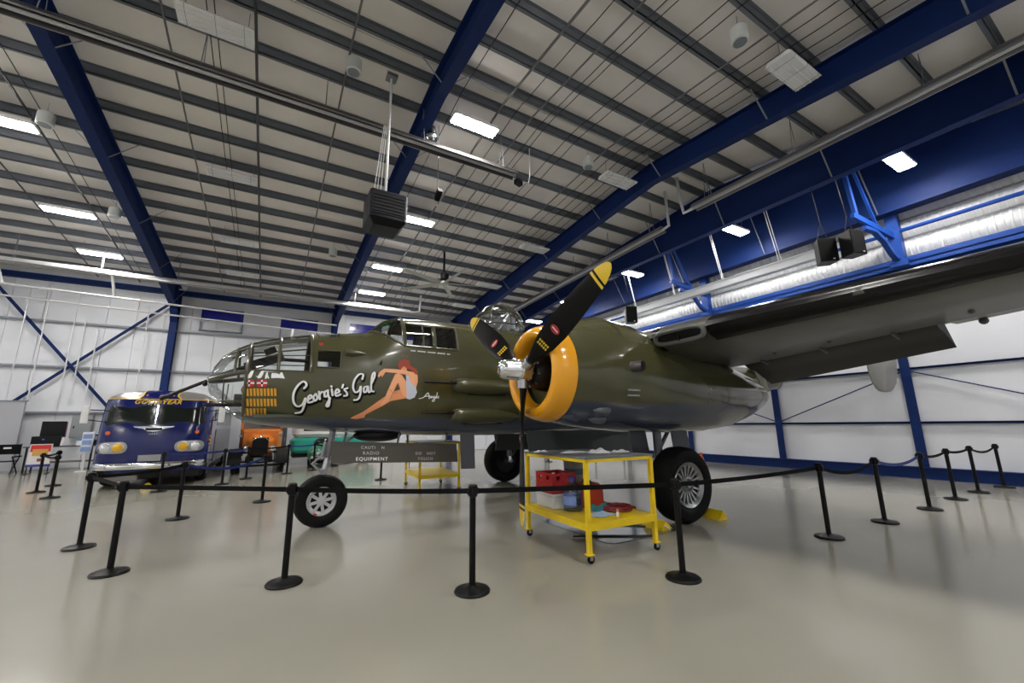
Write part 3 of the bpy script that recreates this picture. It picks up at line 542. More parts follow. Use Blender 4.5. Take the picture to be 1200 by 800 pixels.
def hoop(x, z0, z1, r=.017, sides=(-1, 1), par=gl):
    m = MB(); zb, zt, w, n = fsec(x); z1 = min(z1, zt); z0 = max(z0, zb); N = 16; pts = []
    if z1 > zt - .02:
        for s_ in (-1,): 
            pts = [surf(x, z0 + (z1 - z0) * (sin(pi / 2 * k / N)), -1, .002) for k in range(N + 1)] + [surf(x, z0 + (z1 - z0) * (sin(pi / 2 * k / N)), 1, .002) for k in range(N, -1, -1)]
        m.tube(pts, r, 6)
    else:
        for s_ in sides: MB().tube([surf(x, z0 + (z1 - z0) * k / N, s_, .002) for k in range(N + 1)], r, 6).build('frame', FRM, par, PO)
        return
    m.build('frame', FRM, par, PO)
def longeron(pts, r=.014, par=gl):
    for s_ in (-1, 1):
        m = MB(); P_ = []
        for (a, b) in zip(pts[:-1], pts[1:]):
            for k in range(6):
                t = k / 6; P_.append(surf(a[0] + (b[0] - a[0]) * t, a[1] + (b[1] - a[1]) * t, s_, .002))
        P_.append(surf(*pts[-1], s_, .002)); m.tube(P_, r, 6); m.build('frame', FRM, par, PO)
def roofline(x0, x1, dy, r=.014, par=gl):
    for s_ in ((-1, 1) if dy else (1,)):
        P_ = []
        for k in range(13):
            x = x0 + (x1 - x0) * k / 12; zb, zt, w, n = fsec(x); yy = min(dy, w * .8); t = (1 + max(0, 1 - (yy / w) ** n) ** (1 / n)) / 2
            P_.append((x, YC + s_ * yy, zb + t * (zt - zb) + .002))
        MB().tube(P_, r, 6).build('frame', FRM, par, PO)
hoop(-.34, 0, 9, .028); hoop(-.50, 2.38, 9, .02); hoop(.06, 2.44, 9, .022); hoop(.50, 2.44, 9, .022); hoop(-.62, 0, 2.3, .010)
longeron([(-.32, 2.44), (.5, 2.44)], .012); longeron([(-.82, 2.31), (-.34, 2.42)], .034); longeron([(-.66, 2.0), (-.34, 1.98)], .012)
longeron([(-.3, 2.66), (.5, 2.70)], .009); longeron([(-.6, 2.70), (-.3, 2.83), (.5, 2.98)], .014)
roofline(-.8, .5, .0, .012); roofline(-.55, .5, .16, .010)
for x0, x1, z0, z1 in ((.58, .93, 2.52, 2.80),):
    for s_ in (-1, 1):
        MB().tube([surf(x, z, s_, .002) for x, z in ((x0, z0), ((x0 + x1) / 2, z0), (x1, z0), (x1, z1), ((x0 + x1) / 2, z1), (x0, z1))], .013, 6, closed=True).build('frame', FRM, gl, PO)
hoop(.60, 3.06, 9, .012); hoop(.93, 3.06, 9, .012)
# cockpit framing
longeron([(1.40, 3.27), (1.66, 3.14), (1.96, 2.975)], .022); hoop(1.96, 2.97, 9, .03); longeron([(1.96, 2.975), (2.95, 2.975)], .02); longeron([(1.96, 3.43), (2.95, 3.43)], .02)
hoop(2.52, 2.975, 3.43, .026); hoop(2.30, 2.975, 3.43, .014); hoop(2.95, 2.975, 3.43, .022); roofline(1.42, 1.96, .22, .016); roofline(1.42, 1.96, .0, .016)
m = MB(); m.tube([surf(1.43, z, -1, .0) for z in (3.25, 3.27)], .01, 5); hoop(1.42, 3.22, 9, .02)
# interior ----------------------------------------------------------
INT = mat('interior_black', (.02, .021, .02), .6); INTG = mat('interior_green_grey', (.06, .075, .05), .6)
def bulkhead(x, za, zb_):
    m = MB(); zs_ = [za + (zb_ - za) * k / 10 for k in range(11)]
    m.prism([(x, YC - max(.02, fhw(x, z) - .02), z) for z in zs_] + [(x, YC + max(.02, fhw(x, z) - .02), z) for z in reversed(zs_)], (.03, 0, 0)); m.build('bulkhead', INTG, fus, PO, smooth=0)
bulkhead(1.25, 1.55, 3.12); bulkhead(3.25, 1.45, 3.5); 
MB().bx(1.3, 3.2, YC - .6, YC + .6, 2.28, 2.33).build('cockpit_floor', INTG, fus, PO, smooth=0)
MB().bx(1.58, 1.72, YC - .58, YC + .58, 2.55, 3.05).build('instrument_panel', INT, fus, PO, smooth=0)
for s_ in (-1, 1):
    m = MB(); m.rbox((2.45, YC + .3 * s_, 2.66), (.5, .46, .14), .05); m.rbox((2.72, YC + .3 * s_, 3.02), (.12, .46, .7), .04); m.build('pilot_seat', INT, fus, PO)
    m = MB(); m.tube([(1.75, YC + .3 * s_, 2.4), (1.82, YC + .3 * s_, 2.95)], .025, 8); m.tube([(1.80, YC + .3 * s_ + .17 * cos(a * pi / 8), 2.98 + .13 * sin(a * pi / 8)) for a in range(16)], .015, 6, closed=True); m.build('control_yoke', INT, fus, PO)
MB().bx(-.2, 1.2, YC - .5, YC + .5, 1.75, 1.79).build('nose_floor', INTG, fus, PO, smooth=0)
m = MB(); m.rbox((-.25, YC + .1, 2.02), (.22, .3, .36), .05); m.cyl((-.5, YC + .05, 2.05), (-.2, YC + .1, 2.05), .07); m.build('bomb_sight', INT, fus, PO)
for x_, y_, z_ in ((-.45, -.15, 1.95), (-.5, .2, 2.2)): MB().sphere((x_ + .2, YC + y_, z_), .11, 12, (1.2, .8, 1)).build('ammunition_drum', INTG, fus, PO)
# guns ---------------------------------------------------------------
GUNM = mat('gun_metal', (.018, .016, .017), .35, .6)
m = MB(); m.tube([(-1.36, 7.70, 2.03), (-.86, 7.72, 2.305)], .026, 10); m.tube([(-1.38, 7.70, 2.02), (-1.30, 7.70, 2.063)], .034, 10); m.build('nose_gun_barrel', GUNM, AP, PO)
m = MB(); m.tube([(-.85, 7.72, 2.31), (-.45, 7.73, 2.50), (-.2, 7.73, 2.61)], .05, 10); m.beam((-.40, 7.73, 2.53), (.12, 7.74, 2.75), .12, .14); m.beam((-.15, 7.72, 2.78), (-.0, 7.72, 2.86), .1, .1); m.build('nose_gun_body', GUNM, AP, PO)
MB().tube([(.1, 7.74, 2.70), (.5, 7.76, 2.70)], .03, 8).build('nose_gun_mount', GUNM, AP, PO)
MB().tube([(-.84, YC - .28, 1.93), (-.3, YC - .30, 1.93)], .026, 10).build('fixed_gun_barrel', GUNM, AP, PO)
MB().sphere((-.88, YC - .05, 2.25), .035, 10).build('gun_ball_mount', GUNM, AP, PO)
for nm, z in (('upper', 2.31), ('lower', 1.775)):
    m = MB(); rings = []
    for x, r, zz in ((2.86, .02, 0), (2.875, .075, 0), (2.93, .10, 0), (3.1, .115, 0), (3.4, .125, -.005), (3.8, .115, -.01), (4.15, .07, -.02), (4.4, .015, -.02)):
        yb = YC - fhw(x, z) + .03
        rings.append([(x, yb - max(.0, r * 1.35) * max(-.25, cos(a * 2 * pi / 16)), z + zz + r * 1.25 * sin(a * 2 * pi / 16)) for a in range(16)])
    m.loft(rings); g = m.build('gun_blister', OLIVEP, AP, PO, smooth=50)
    yb = YC - fhw(2.8, z) - .065
    MB().tube([(2.30, yb, z + .04), (2.95, yb, z + .04)], .021, 8).build('gun_barrel', GUNM, g, PO)
    MB().tube([(2.78, yb, z + .04), (2.90, yb, z + .04)], .032, 10).build('barrel_collar', GUNM, g, PO)
    m = MB(); yb = YC - fhw(3.6, z - .1) - .012; m.bx(3.15, 3.95, yb, yb + .05, z - .165, z - .125); m.build('ejection_slot', BLACK, g, PO, smooth=0)
# teardrop below canopy and antenna mast
m = MB(); m.loft([[(x, YC - fhw(x, 2.77) + .02 - r * max(0, cos(a * 2 * pi / 12)), 2.78 + r * .8 * sin(a * 2 * pi / 12)) for a in range(12)] for x, r in ((.98, .01), (1.0, .07), (1.08, .085), (1.2, .06), (1.36, .005))]); m.build('air_scoop', OLIVEP, AP, PO)
m = MB(); m.loft([[(.22 + dx + k * .02, YC + dy, 3.06 + .17 * k) for dx, dy in ((-.035, 0), (0, -.02), (.06, 0), (0, .02))] for k in (0, 1)]); m.build('antenna_mast', STEEL, AP, PO)
m = MB(); z = 2.90; y = YC - fhw(.63, z); m.bx(.60, .66, y - .006, y + .03, z - .03, z + .03); m.build('red_placard', mat('red_marking', (.5, .01, .01), .4), AP, PO, smooth=0)
MB().tube([(1.55, YC - fhw(1.55, 2.62), 2.62), (1.55, YC - fhw(1.55, 2.62) - .05, 2.62), (1.55, YC - fhw(1.55, 2.66) - .05, 2.68)], .012, 6).build('pitot_stub', BLACK, AP, PO)
# top turret ----------------------------------------------------------
tx = 4.2
tur = MB().sphere((tx, YC, 3.64), .56, 28, (1, 1, 1.0), a=.5).build('turret_dome', glassmat('turret_glass', (.88, .92, .95), .12), AP, PO)
for k in range(4):
    a = pi * k / 4; MB().tube([(tx + .562 * cos(a) * cos(b * pi / 16), YC + .562 * sin(a) * cos(b * pi / 16), 3.64 + .562 * sin(b * pi / 16)) for b in range(17)], .012, 6).build('frame', FRM, tur, PO)
for zz in (.02, .3): MB().tube([(tx + math.sqrt(.562 ** 2 - zz * zz) * cos(a * pi / 14), YC + math.sqrt(.562 ** 2 - zz * zz) * sin(a * pi / 14), 3.64 + zz) for a in range(28)], .014, 6, closed=True).build('frame', FRM, tur, PO)
m = MB()
for s_ in (-1, 1): m.beam((tx - .2, YC + .16 * s_, 3.78), (tx + .3, YC + .16 * s_, 3.8), .08, .1); m.tube([(tx - .55, YC + .16 * s_, 3.78), (tx - .2, YC + .16 * s_, 3.78)], .02, 8); m.beam((tx + .1, YC + .25 * s_, 3.5), (tx + .15, YC + .25 * s_, 4.02), .04, .04); m.beam((tx - .2, YC + .28 * s_, 3.5), (tx + .12, YC + .26 * s_, 3.95), .03, .03)
m.beam((tx + .15, YC - .25, 4.0), (tx + .15, YC + .25, 4.0), .04, .04); m.rbox((tx + .25, YC, 3.78), (.2, .34, .3), .05); m.build('turret_guns', STEEL, tur, PO)
# ---- decals on the port side
def sy(x, z, e): return YC - fhw(x, z) - e
def smooth_path(P_, n=6):
    out = []; N = len(P_)
    for i in range(N - 1):
        p0, p1, p2, p3 = P_[max(i - 1, 0)], P_[i], P_[i + 1], P_[min(i + 2, N - 1)]
        for k in range(n):
            t = k / n; out.append(tuple(.5 * ((2 * p1[c]) + (-p0[c] + p2[c]) * t + (2 * p0[c] - 5 * p1[c] + 4 * p2[c] - p3[c]) * t * t + (-p0[c] + 3 * p1[c] - 3 * p2[c] + p3[c]) * t ** 3) for c in (0, 1)))
    return out + [P_[-1]]
def ribbon(m, P_, w, e, dx=0, dz=0, sm=True, taper=True):
    Q_ = smooth_path(P_) if sm and len(P_) > 2 else P_
    vs = []
    for i, p in enumerate(Q_):
        a, b = Q_[max(i - 1, 0)], Q_[min(i + 1, len(Q_) - 1)]; d = Vector((b[0] - a[0], b[1] - a[1])); d = d.normalized() if d.length > 1e-9 else Vector((1, 0)); nn = Vector((-d.y, d.x))
        ww = w * (1.0 + (.25 * abs(d.y) - .15 if taper else 0)) / 2
        for s_ in (-1, 1):
            x, z = p[0] + nn.x * ww * s_ + dx, p[1] + nn.y * ww * s_ + dz; vs.append((x, sy(x, z, e), z))
    m.add(vs, [(2 * i, 2 * i + 1, 2 * i + 3, 2 * i + 2) for i in range(len(Q_) - 1)])
    for p in (Q_[0], Q_[-1]):
        cs = [(p[0] + dx + w * .5 * cos(a * pi / 5), p[1] + dz + w * .5 * sin(a * pi / 5)) for a in range(10)]; m.add([(x, sy(x, z, e), z) for x, z in cs], [tuple(range(10))])
def polymesh(m, poly, e, sub=True):
    bm = bmesh.new(); f = bm.faces.new([bm.verts.new((x, 0, z)) for x, z in poly]); bmesh.ops.triangulate(bm, faces=bm.faces[:], ngon_method='EAR_CLIP')
    for _ in range(4 if sub else 0):
        long_ = [ed for ed in bm.edges if ed.calc_length() > .06]
        if not long_: break
        bmesh.ops.subdivide_edges(bm, edges=long_, cuts=1); bmesh.ops.triangulate(bm, faces=bm.faces[:])
    bm.verts.index_update(); m.add([(v.co.x, sy(v.co.x, v.co.z, e), v.co.z) for v in bm.verts], [tuple(v.index for v in f.verts) for f in bm.faces]); bm.free()
PW = mat('white_marking_paint', (.84, .86, .88), .4); PK = mat('black_marking_paint', (.003, .003, .003), .6, spec=.1)
m = MB(); [ribbon(m, s_, .058, .003, .013, -.024) for s_ in NAME]; nl = m.build('nose_lettering_shadow', PK, AP, PO, smooth=0, fix=False)
m = MB(); [ribbon(m, s_, .029, .006) for s_ in NAME]; nw_ = m.build('nose_lettering', PW, AP, PO, smooth=0, fix=False); nw_['label'] = 'white hand painted script name with black drop shadow'
m = MB(); [ribbon(m, s_, .014, .004) for s_ in ANGELA]; m.build('small_script_name', PW, AP, PO, smooth=0, fix=False)
m = MB()
for k in range(24):
    x = 2.06 + .031 * k; z = 2.895 - .0006 * k
    if k % 6 == 3: continue
    ribbon(m, [(x, z - .008), (x + .008, z + .012), (x + .014, z - .006), (x + .022, z + .006)], .007, .003, taper=False)
m.build('crew_name_line', PW, AP, PO, smooth=0, fix=False)
SKIN = mat('painted_skin', (.92, .44, .23), .4); SKIN2 = mat('painted_skin_dark', (.84, .33, .15), .4); HAIR = mat('painted_red_hair', (.36, .05, .02), .4); SUIT = mat('painted_pale_suit', (.58, .62, .72), .4); LINE = mat('painted_outline', (.22, .05, .02), .5)
fig = MB()
for k_ in ('far_leg', 'near_leg', 'torso', 'arm'): ribbon(fig, FIG[k_] + [FIG[k_][0]], .010, .0035, sm=False, taper=False)
fig = fig.build('painted_figure', LINE, AP, PO, smooth=0, fix=False); fig['label'] = 'painted seated woman with red hair in pale swimsuit'
for k_, mm, e, nm in (('far_leg', SKIN2, .004, 'painted_leg'), ('torso', SKIN, .0045, 'painted_torso'), ('suit', SUIT, .006, 'painted_swimsuit'), ('near_leg', SKIN, .0052, 'painted_leg'), ('face', SKIN2, .0066, 'painted_face'), ('hair', HAIR, .0074, 'painted_hair'), ('arm', SKIN, .0082, 'painted_arm')):
    m = MB(); polymesh(m, FIG[k_], e); m.build(nm, mm, fig, PO, smooth=0, fix=False)
m = MB(); ribbon(m, [FIG['near_leg'][10], FIG['near_leg'][11], FIG['near_leg'][12], FIG['near_leg'][13]], .006, .0078, taper=False); ribbon(m, [(1.72, 2.20), (1.80, 2.14), (1.86, 2.17)], .005, .0078, taper=False)
ribbon(m, [(1.965 + .055 * cos(a * pi / 6), 2.79 + .016 * sin(a * pi / 6)) for a in range(13)], .007, .003, taper=False); m.build('painted_outline', LINE, fig, PO, smooth=0, fix=False)
m = MB(); [polymesh(m, b, .010, False) for b in BOMBS]; mm_ = m.build('mission_marks', mat('yellow_marking_paint', (.72, .36, .02), .4), AP, PO, smooth=0, fix=False); mm_['label'] = 'rows of yellow mission bomb marks'
m = MB(); [polymesh(m, b, .009) for b in FLAGS]; kf = m.build('victory_marks', mat('red_marking', (.5, .01, .01), .4), AP, PO, smooth=0, fix=False)
m = MB(); [polymesh(m, b, .011) for b in CROSS]; m.build('white_cross', PW, kf, PO, smooth=0, fix=False)
m = MB()
for b in CROSS:
    cx = sum(p[0] for p in b) / len(b); cz = sum(p[1] for p in b) / len(b); polymesh(m, [(cx + .018 * cos(a * pi / 5), cz + .018 * sin(a * pi / 5)) for a in range(10)], .013, False)
m.build('cross_centre', PK, kf, PO, smooth=0, fix=False)
m = MB(); [polymesh(m, b, .009) for b in SIL]; m.build('target_silhouettes', PW, AP, PO, smooth=0, fix=False)
# ---- nacelles -------------------------------------------------------
def nacelle(yc, port):
    q = .925; Z = lambda z: 1.6 + (z - 1.6) * q
    NS = [(3.72, 1.63, 3.13, .75, 2), (4.1, 1.56, 3.26, .79, 2), (4.6, 1.50, 3.37, .81, 2.02), (5.2, 1.45, 3.30, .81, 2.15), (6.2, 1.42, 3.05, .79, 2.25), (7.2, 1.43, 2.88, .73, 2.3), (8.0, 1.50, 2.75, .63, 2.2), (8.7, 1.66, 2.60, .50, 2.1), (9.2, 1.83, 2.47, .37, 2), (9.48, 1.95, 2.36, .24, 2), (9.58, 2.06, 2.25, .10, 2)]
    m = MB(); rings = []
    xs_ = []
    for a, b in zip(NS[:-1], NS[1:]):
        for k in range(4): t = k / 4; xs_.append(tuple(a[c] + (b[c] - a[c]) * t for c in range(5)))
    xs_.append(NS[-1]); xs_ = [(x * q, Z(zb), Z(zt), w * q, n_) for x, zb, zt, w, n_ in xs_]
    for x, zb, zt, w, n in xs_:
        r = []
        for k in range(40):
            a = 2 * pi * k / 40; c, s_ = cos(a), sin(a); r.append((x, yc + w * (abs(c) ** (2 / n)) * (1 if c >= 0 else -1), (zb + zt) / 2 + (zt - zb) / 2 * (abs(s_) ** (2 / n)) * (1 if s_ >= 0 else -1)))
        rings.append(r)
    m.loft(rings); nc = m.build('engine_nacelle', NACP, AP, PO, smooth=50)
    o = (0, yc, Z(2.375))
    def LQ(prof): return [(t * q, r * q) for t, r in prof]
    MB().lathe(LQ([(3.62, .50), (3.52, .505), (3.44, .525), (3.385, .56), (3.365, .60), (3.38, .645), (3.42, .685), (3.49, .717), (3.58, .742), (3.68, .755), (3.71, .752), (3.71, .70)]), o, (1, 0, 0), 56, cap=False).build('cowl_ring', mat('yellow_cowl_paint', (.80, .36, .008), .18, coat=.5), AP, PO, smooth=50)
    MB().lathe(LQ([(3.71, .74), (3.72, .757), (4.15, .795), (4.17, .70)]), o, (1, 0, 0), 56, cap=False).build('cowl_panel', NACP, nc, PO)
    MB().lathe(LQ([(3.62, .50), (3.75, .53), (3.95, .60), (3.95, .02)]), o, (1, 0, 0), 40, cap=False).build('cowl_interior', BLACK, nc, PO)
    eng = MB().lathe(LQ([(3.36, .10), (3.39, .20), (3.46, .25), (3.58, .28), (3.75, .30), (3.9, .31)]), o, (1, 0, 0), 28).build('engine_gearcase', mat('engine_black', (.004, .004, .005), .35, spec=.3), AP, PO)
    for k in range(14):
        a = 2 * pi * k / 14; u = Vector((0, cos(a), sin(a))); m = MB()
        for j in range(5): m.lathe([(.28 + .032 * j, .08), (.295 + .032 * j, .08)], Vector(o) + Vector((3.52, 0, 0)), u, 10)
        m.cyl(Vector(o) + Vector((3.50, 0, 0)) + u * .27, Vector(o) + Vector((3.50, 0, 0)) + u * .46, .055, n=8); m.build('cylinder', DARKM, eng, PO)
    for k in range(8):
        a = 2 * pi * k / 8 + .2; p = Vector(o) + Vector((3.175, .20 * cos(a), .20 * sin(a))); MB().cyl(p, p + Vector((-.03, 0, 0)), .016, n=8).build('bolt', STEEL, eng, PO)
    # propeller
    pr = thing('propeller', None, None, (3.0 - PO[0], yc - PO[1], 2.335)); pr.parent = AP; po = (0, 0, 0)
    MB().lathe([(-.37, .02), (-.365, .08), (-.34, .115), (-.29, .135), (-.10, .14), (-.08, .15), (-.06, .13)], (0, 0, 0), (1, 0, 0), 26).build('propeller_dome', CHROME, pr)
    MB().lathe([(-.07, .13), (-.05, .15), (.09, .15), (.13, .11), (.2, .11)], (0, 0, 0), (1, 0, 0), 24).build('propeller_hub', mat('hub_aluminium', (.55, .56, .58), .25, .9), pr)
    for k in range(9):
        a = 2 * pi * k / 9; MB().cyl((.10, .125 * cos(a), .125 * sin(a)), (.17, .125 * cos(a), .125 * sin(a)), .016, n=8).build('hub_bolt', STEEL, pr)
    PB = mat('propeller_black', (.003, .003, .0032), .35, spec=.15); PYT = mat('propeller_tip_yellow', (.72, .5, .02), .35)
    for a in ((-2, 117, 237) if port else (20, 140, 260)):
        # angle measured from straight down, positive towards the camera side (port)
        a = math.radians(a); u = Vector((0, -sin(a), -cos(a))); v = Vector((0, -cos(a), sin(a))); ax = Vector((1, 0, 0))
        def ring(r, w, th, tw, lead=0.0):
            tw = -math.radians(tw); cdir = v * cos(tw) + ax * sin(tw); nd = -v * sin(tw) + ax * cos(tw); out = []
            for k in range(12):
                b = 2 * pi * k / 12; out.append(u * r + cdir * (w / 2 * cos(b) + lead) + nd * (th / 2 * sin(b) * (1.2 if 0 < b < pi else .6)))
            return out
        R_ = [(.14, .13, .13, 45), (.24, .13, .125, 45), (.32, .14, .10, 42), (.45, .20, .075, 38), (.65, .29, .055, 33), (.95, .335, .042, 27), (1.3, .325, .032, 21), (1.6, .29, .025, 17), (1.78, .255, .02, 15)]
        T_ = [(1.78, .255, .02, 15), (1.88, .225, .017, 14), (1.97, .17, .014, 13), (2.03, .10, .011, 13), (2.055, .03, .006, 13)]
        bl = MB().loft([ring(*q) for q in R_]).build('blade', PB, pr); MB().loft([ring(*q) for q in T_]).build('blade_tip', PYT, pr)
        MB().loft([ring(1.815 + d, .247 - d * .1, .0215, 14.7) for d in (0, .03)]).build('tip_stripe', PB, pr)
        MB().cyl(u * .12, u * .25, .085, .08, n=16).build('blade_root', mat('hub_aluminium', (.55, .56, .58), .25, .9), pr)
        tw = -math.radians(27); nd = -(-v * sin(tw) + ax * cos(tw)); cd = (v * cos(tw) + ax * sin(tw)); c0 = u * .93 + nd * .026
        m = MB(); m.add([c0 + cd * .075 * cos(k * pi / 10) + u * .055 * sin(k * pi / 10) + nd * .002 for k in range(20)], [tuple(range(20))]); m.build('maker_badge', mat('red_badge', (.35, .02, .02), .4), pr, smooth=0, fix=False)
        m = MB(); m.add([c0 + cd * .05 * k1 + u * .008 * k2 + nd * .003 for k1, k2 in ((-1, -1), (1, -1), (1, 1), (-1, 1))], [(0, 1, 2, 3)]); m.build('badge_line', PW, pr, smooth=0, fix=False)
        m = MB(); tw = -math.radians(34); nd2 = -(-v * sin(tw) + ax * cos(tw)); cd2 = (v * cos(tw) + ax * sin(tw))
        for row in (0, 1):
            for k in range(5):
                c1 = u * (.60 + .055 * row) + nd2 * (.036) + cd2 * (-.07 + .035 * k); m.add([c1 + cd2 * .011 * p1 + u * .018 * p2 for p1, p2 in ((-1, -1), (1, -1), (1, 1), (-1, 1))], [(0, 1, 2, 3)])
        m.build('stencil_mark', PYT, pr, smooth=0, fix=False)
    sd = -1 if port else 1
    y = yc + sd * .73; ex = MB(); ex.tube([(4.32, yc + sd * .60, 2.38), (4.38, y, 2.38), (4.43, y + sd * .16, 2.38)], .075, 18); e_ = ex.build('exhaust_stub', mat('exhaust_metal', (.16, .15, .15), .35, .9), AP, PO)
    MB().lathe([(0, .064), (.012, .064)], (4.429, y + sd * .157, 2.38), (.30, sd * .95, 0), 16).build('exhaust_mouth', BLACK, e_, PO)
    for z, x in ((1.77, 3.82), (1.655, 3.85)):
        m = MB(); yy = yc + sd * (.735 * math.sqrt(max(.05, 1 - ((z - 2.33) / .79) ** 2)) - .02)
        m.loft([[(x + dx, yy + sd * r * max(0, cos(a * 2 * pi / 12)), z + r * .9 * sin(a * 2 * pi / 12)) for a in range(12)] for dx, r in ((0, .01), (.08, .06), (.22, .075), (.27, .065), (.275, .01))]); m.build('cowl_blister', GREYP, nc, PO)
    m = MB()
    for z, x in ((2.05, 4.42), (1.975, 4.40)):
        yy = yc + sd * .70; m.bx(x - .12, x + .12, yy - .01, yy + .01, z - .008, z + .012)
    m.build('vent_louver', STEEL, nc, PO, smooth=0)
    # carburettor scoop on top
    m = MB(); rings = []
    for x, w, h in ((3.66, .24, .02), (3.70, .27, .10), (4.0, .29, .12), (4.7, .27, .09), (5.3, .18, .02)):
        rings.append([(x, yc + w * c, 2.96 + h * s_ + .02) for c, s_ in ((-1, 0), (-.8, .8), (0, 1.1), (.8, .8), (1, 0))])
    m.loft(rings); m.build('carburettor_scoop', OLIVEP, nc, PO)
    # main gear
    wy = yc + (-.10 if port else .10)
    wc = Vector((5.99, wy, .60))
    wh = thing('main_wheel', None, None, wc - Vector(PO)); wh.parent = AP
    tyre_prof = [(-.15, .35), (-.19, .40), (-.205, .46), (-.19, .54), (-.13, .588), (0, .60), (.13, .588), (.19, .54), (.205, .46), (.19, .40), (.15, .35)]
    MB().lathe(tyre_prof, (0, 0, 0), (0, 1, 0), 48, cap=False).build('tire', RUBBER, wh)
    ALU = mat('wheel_aluminium', (.42, .43, .44), .35, .8)
    MB().lathe([(sd * .165, .36), (sd * .178, .35), (sd * .155, .315), (sd * .135, .30), (sd * .13, .29), (sd * .05, .29)], (0, 0, 0), (0, 1, 0), 40, cap=False).build('rim', ALU, wh)
    MB().lathe([(-.1, .35), (.1, .35), (.1, .02), (-.1, .02)], (0, 0, 0), (0, 1, 0), 32).build('wheel_web', DARKM, wh)
    for k in range(18):
        a = 2 * pi * k / 18; u = Vector((cos(a), 0, sin(a))); m = MB(); m.beam(u * .11 + Vector((0, sd * .105, 0)), u * .30 + Vector((0, sd * .14, 0)), .032, .03, up=(0, 1, 0)); m.build('rim_spoke', ALU, wh, smooth=0)
    MB().lathe([(sd * .09, .13), (sd * .15, .12), (sd * .155, .10), (sd * .11, .09), (sd * .11, .06), (sd * .17, .055), (sd * .18, .02)], (0, 0, 0), (0, 1, 0), 24).build('hub_cap', ALU, wh)
    GST = mat('gear_strut_grey', (.12, .13, .15), .35, .4)
    sy_ = wy + (.37 if port else -.37)
    m = MB(); m.cyl((5.95, sy_, .72), (5.93, sy_, 1.8), .075, n=14); m.build('gear_strut', GST, AP, PO)
    m = MB(); m.cyl((5.97, sy_, .58), (5.97, sy_, 1.0), .055, n=12); m.build('oleo_piston', CHROME, AP, PO)
    m = MB(); m.cyl((5.99, sy_ + (.05 if port else -.05), .60), (5.99, wy, .60), .06, n=12); m.build('axle', GST, AP, PO)
    m = MB(); m.cyl((5.98, sy_, 1.15), (6.5, sy_, 1.75), .035, n=8); m.cyl((5.98, sy_ + .1, 1.1), (6.25, sy_ + .15, 1.7), .02, n=6); m.build('drag_brace', GST, AP, PO)
    m = MB(); m.tube([(6.05, sy_, .75), (6.2, sy_, .95), (6.02, sy_, 1.12)], .025, 8); m.build('torque_link', GST, AP, PO)
    m = MB(); yd = yc - sd * .15
    for y0_, x0_, x1_, zb_ in ((yc - sd * .40, 5.42, 5.86, 1.08), (yc - sd * .40, 6.5, 6.98, 1.06)):
        m = MB(); m.loft([[(x0_ + .02, y0_ - .012, zb_), (x1_, y0_ - .012, zb_ - .02), (x1_, y0_ + .012, zb_ - .02), (x0_ + .02, y0_ + .012, zb_)], [(x0_ - .04, y0_ - .012, 1.48), (x1_ - .08, y0_ - .012, 1.48), (x1_ - .08, y0_ + .012, 1.48), (x0_ - .04, y0_ + .012, 1.48)]]); m.build('gear_door', GREYP, AP, PO, smooth=0)
    return nc
nacelle(YC - 2.9, True); nacelle(YC + 2.9, False)
# ---- wings ------------------------------------------------------------
def airfoil(u, tc):
    yt = 5 * tc * (.2969 * math.sqrt(u) - .126 * u - .3516 * u * u + .2843 * u ** 3 - .1036 * u ** 4); cb = .018 * (1 - (2 * min(1, u / .8) - 1) ** 2) if u < .8 else .018 * (1 - u) / .2 * .9
    return cb + yt, cb - yt
WS = [(0.0, 4.85, 2.70, 4.0, .16), (2.9, 4.95, 2.87, 3.62, .16), (3.25, 4.98, 2.87, 3.50, .165), (6.2, 5.0, 2.87, 2.38, .165), (8.0, 5.05, 2.88, 1.75, .15), (9.9, 5.15, 2.90, 1.12, .12), (10.25, 5.3, 2.90, .75, .08)]
def wsec(d):
    for a, b in zip(WS[:-1], WS[1:]):
        if d <= b[0]: t = (d - a[0]) / (b[0] - a[0]); return tuple(a[c] + (b[c] - a[c]) * t for c in range(5))
    return WS[-1]
def wpt(d, u, up, side, e=0.0):
    _, xl, zl, ch, tc = wsec(d); zu, zlw = airfoil(u, tc); z = (zu if up else zlw) * ch; z += (e if up else -e)
    return (xl + u * ch, YC + side * d, zl + z - u * ch * .045)
UC = [0, .004, .012, .03, .06, .10, .16, .24, .34, .45, .56, .66, .74]
def wing_part(side, d0, d1, n, ua, ub, name, m_, par, us=None):
    rings = []
    us = [u for u in (us or UC) if ua <= u <= ub]
    for k in range(n + 1):
        d = d0 + (d1 - d0) * k / n
        rings.append([wpt(d, u, True, side) for u in reversed(us)] + [wpt(d, u, False, side) for u in us[1 if us[0] == 0 else 0:]])
    return MB().loft(rings).build(name, m_, par, PO, smooth=40)
FU = [.74, .78, .84, .90, .96, 1.0]
BOOT = mat('black_deicer_rubber', (.003, .003, .0035), .25, spec=.3)
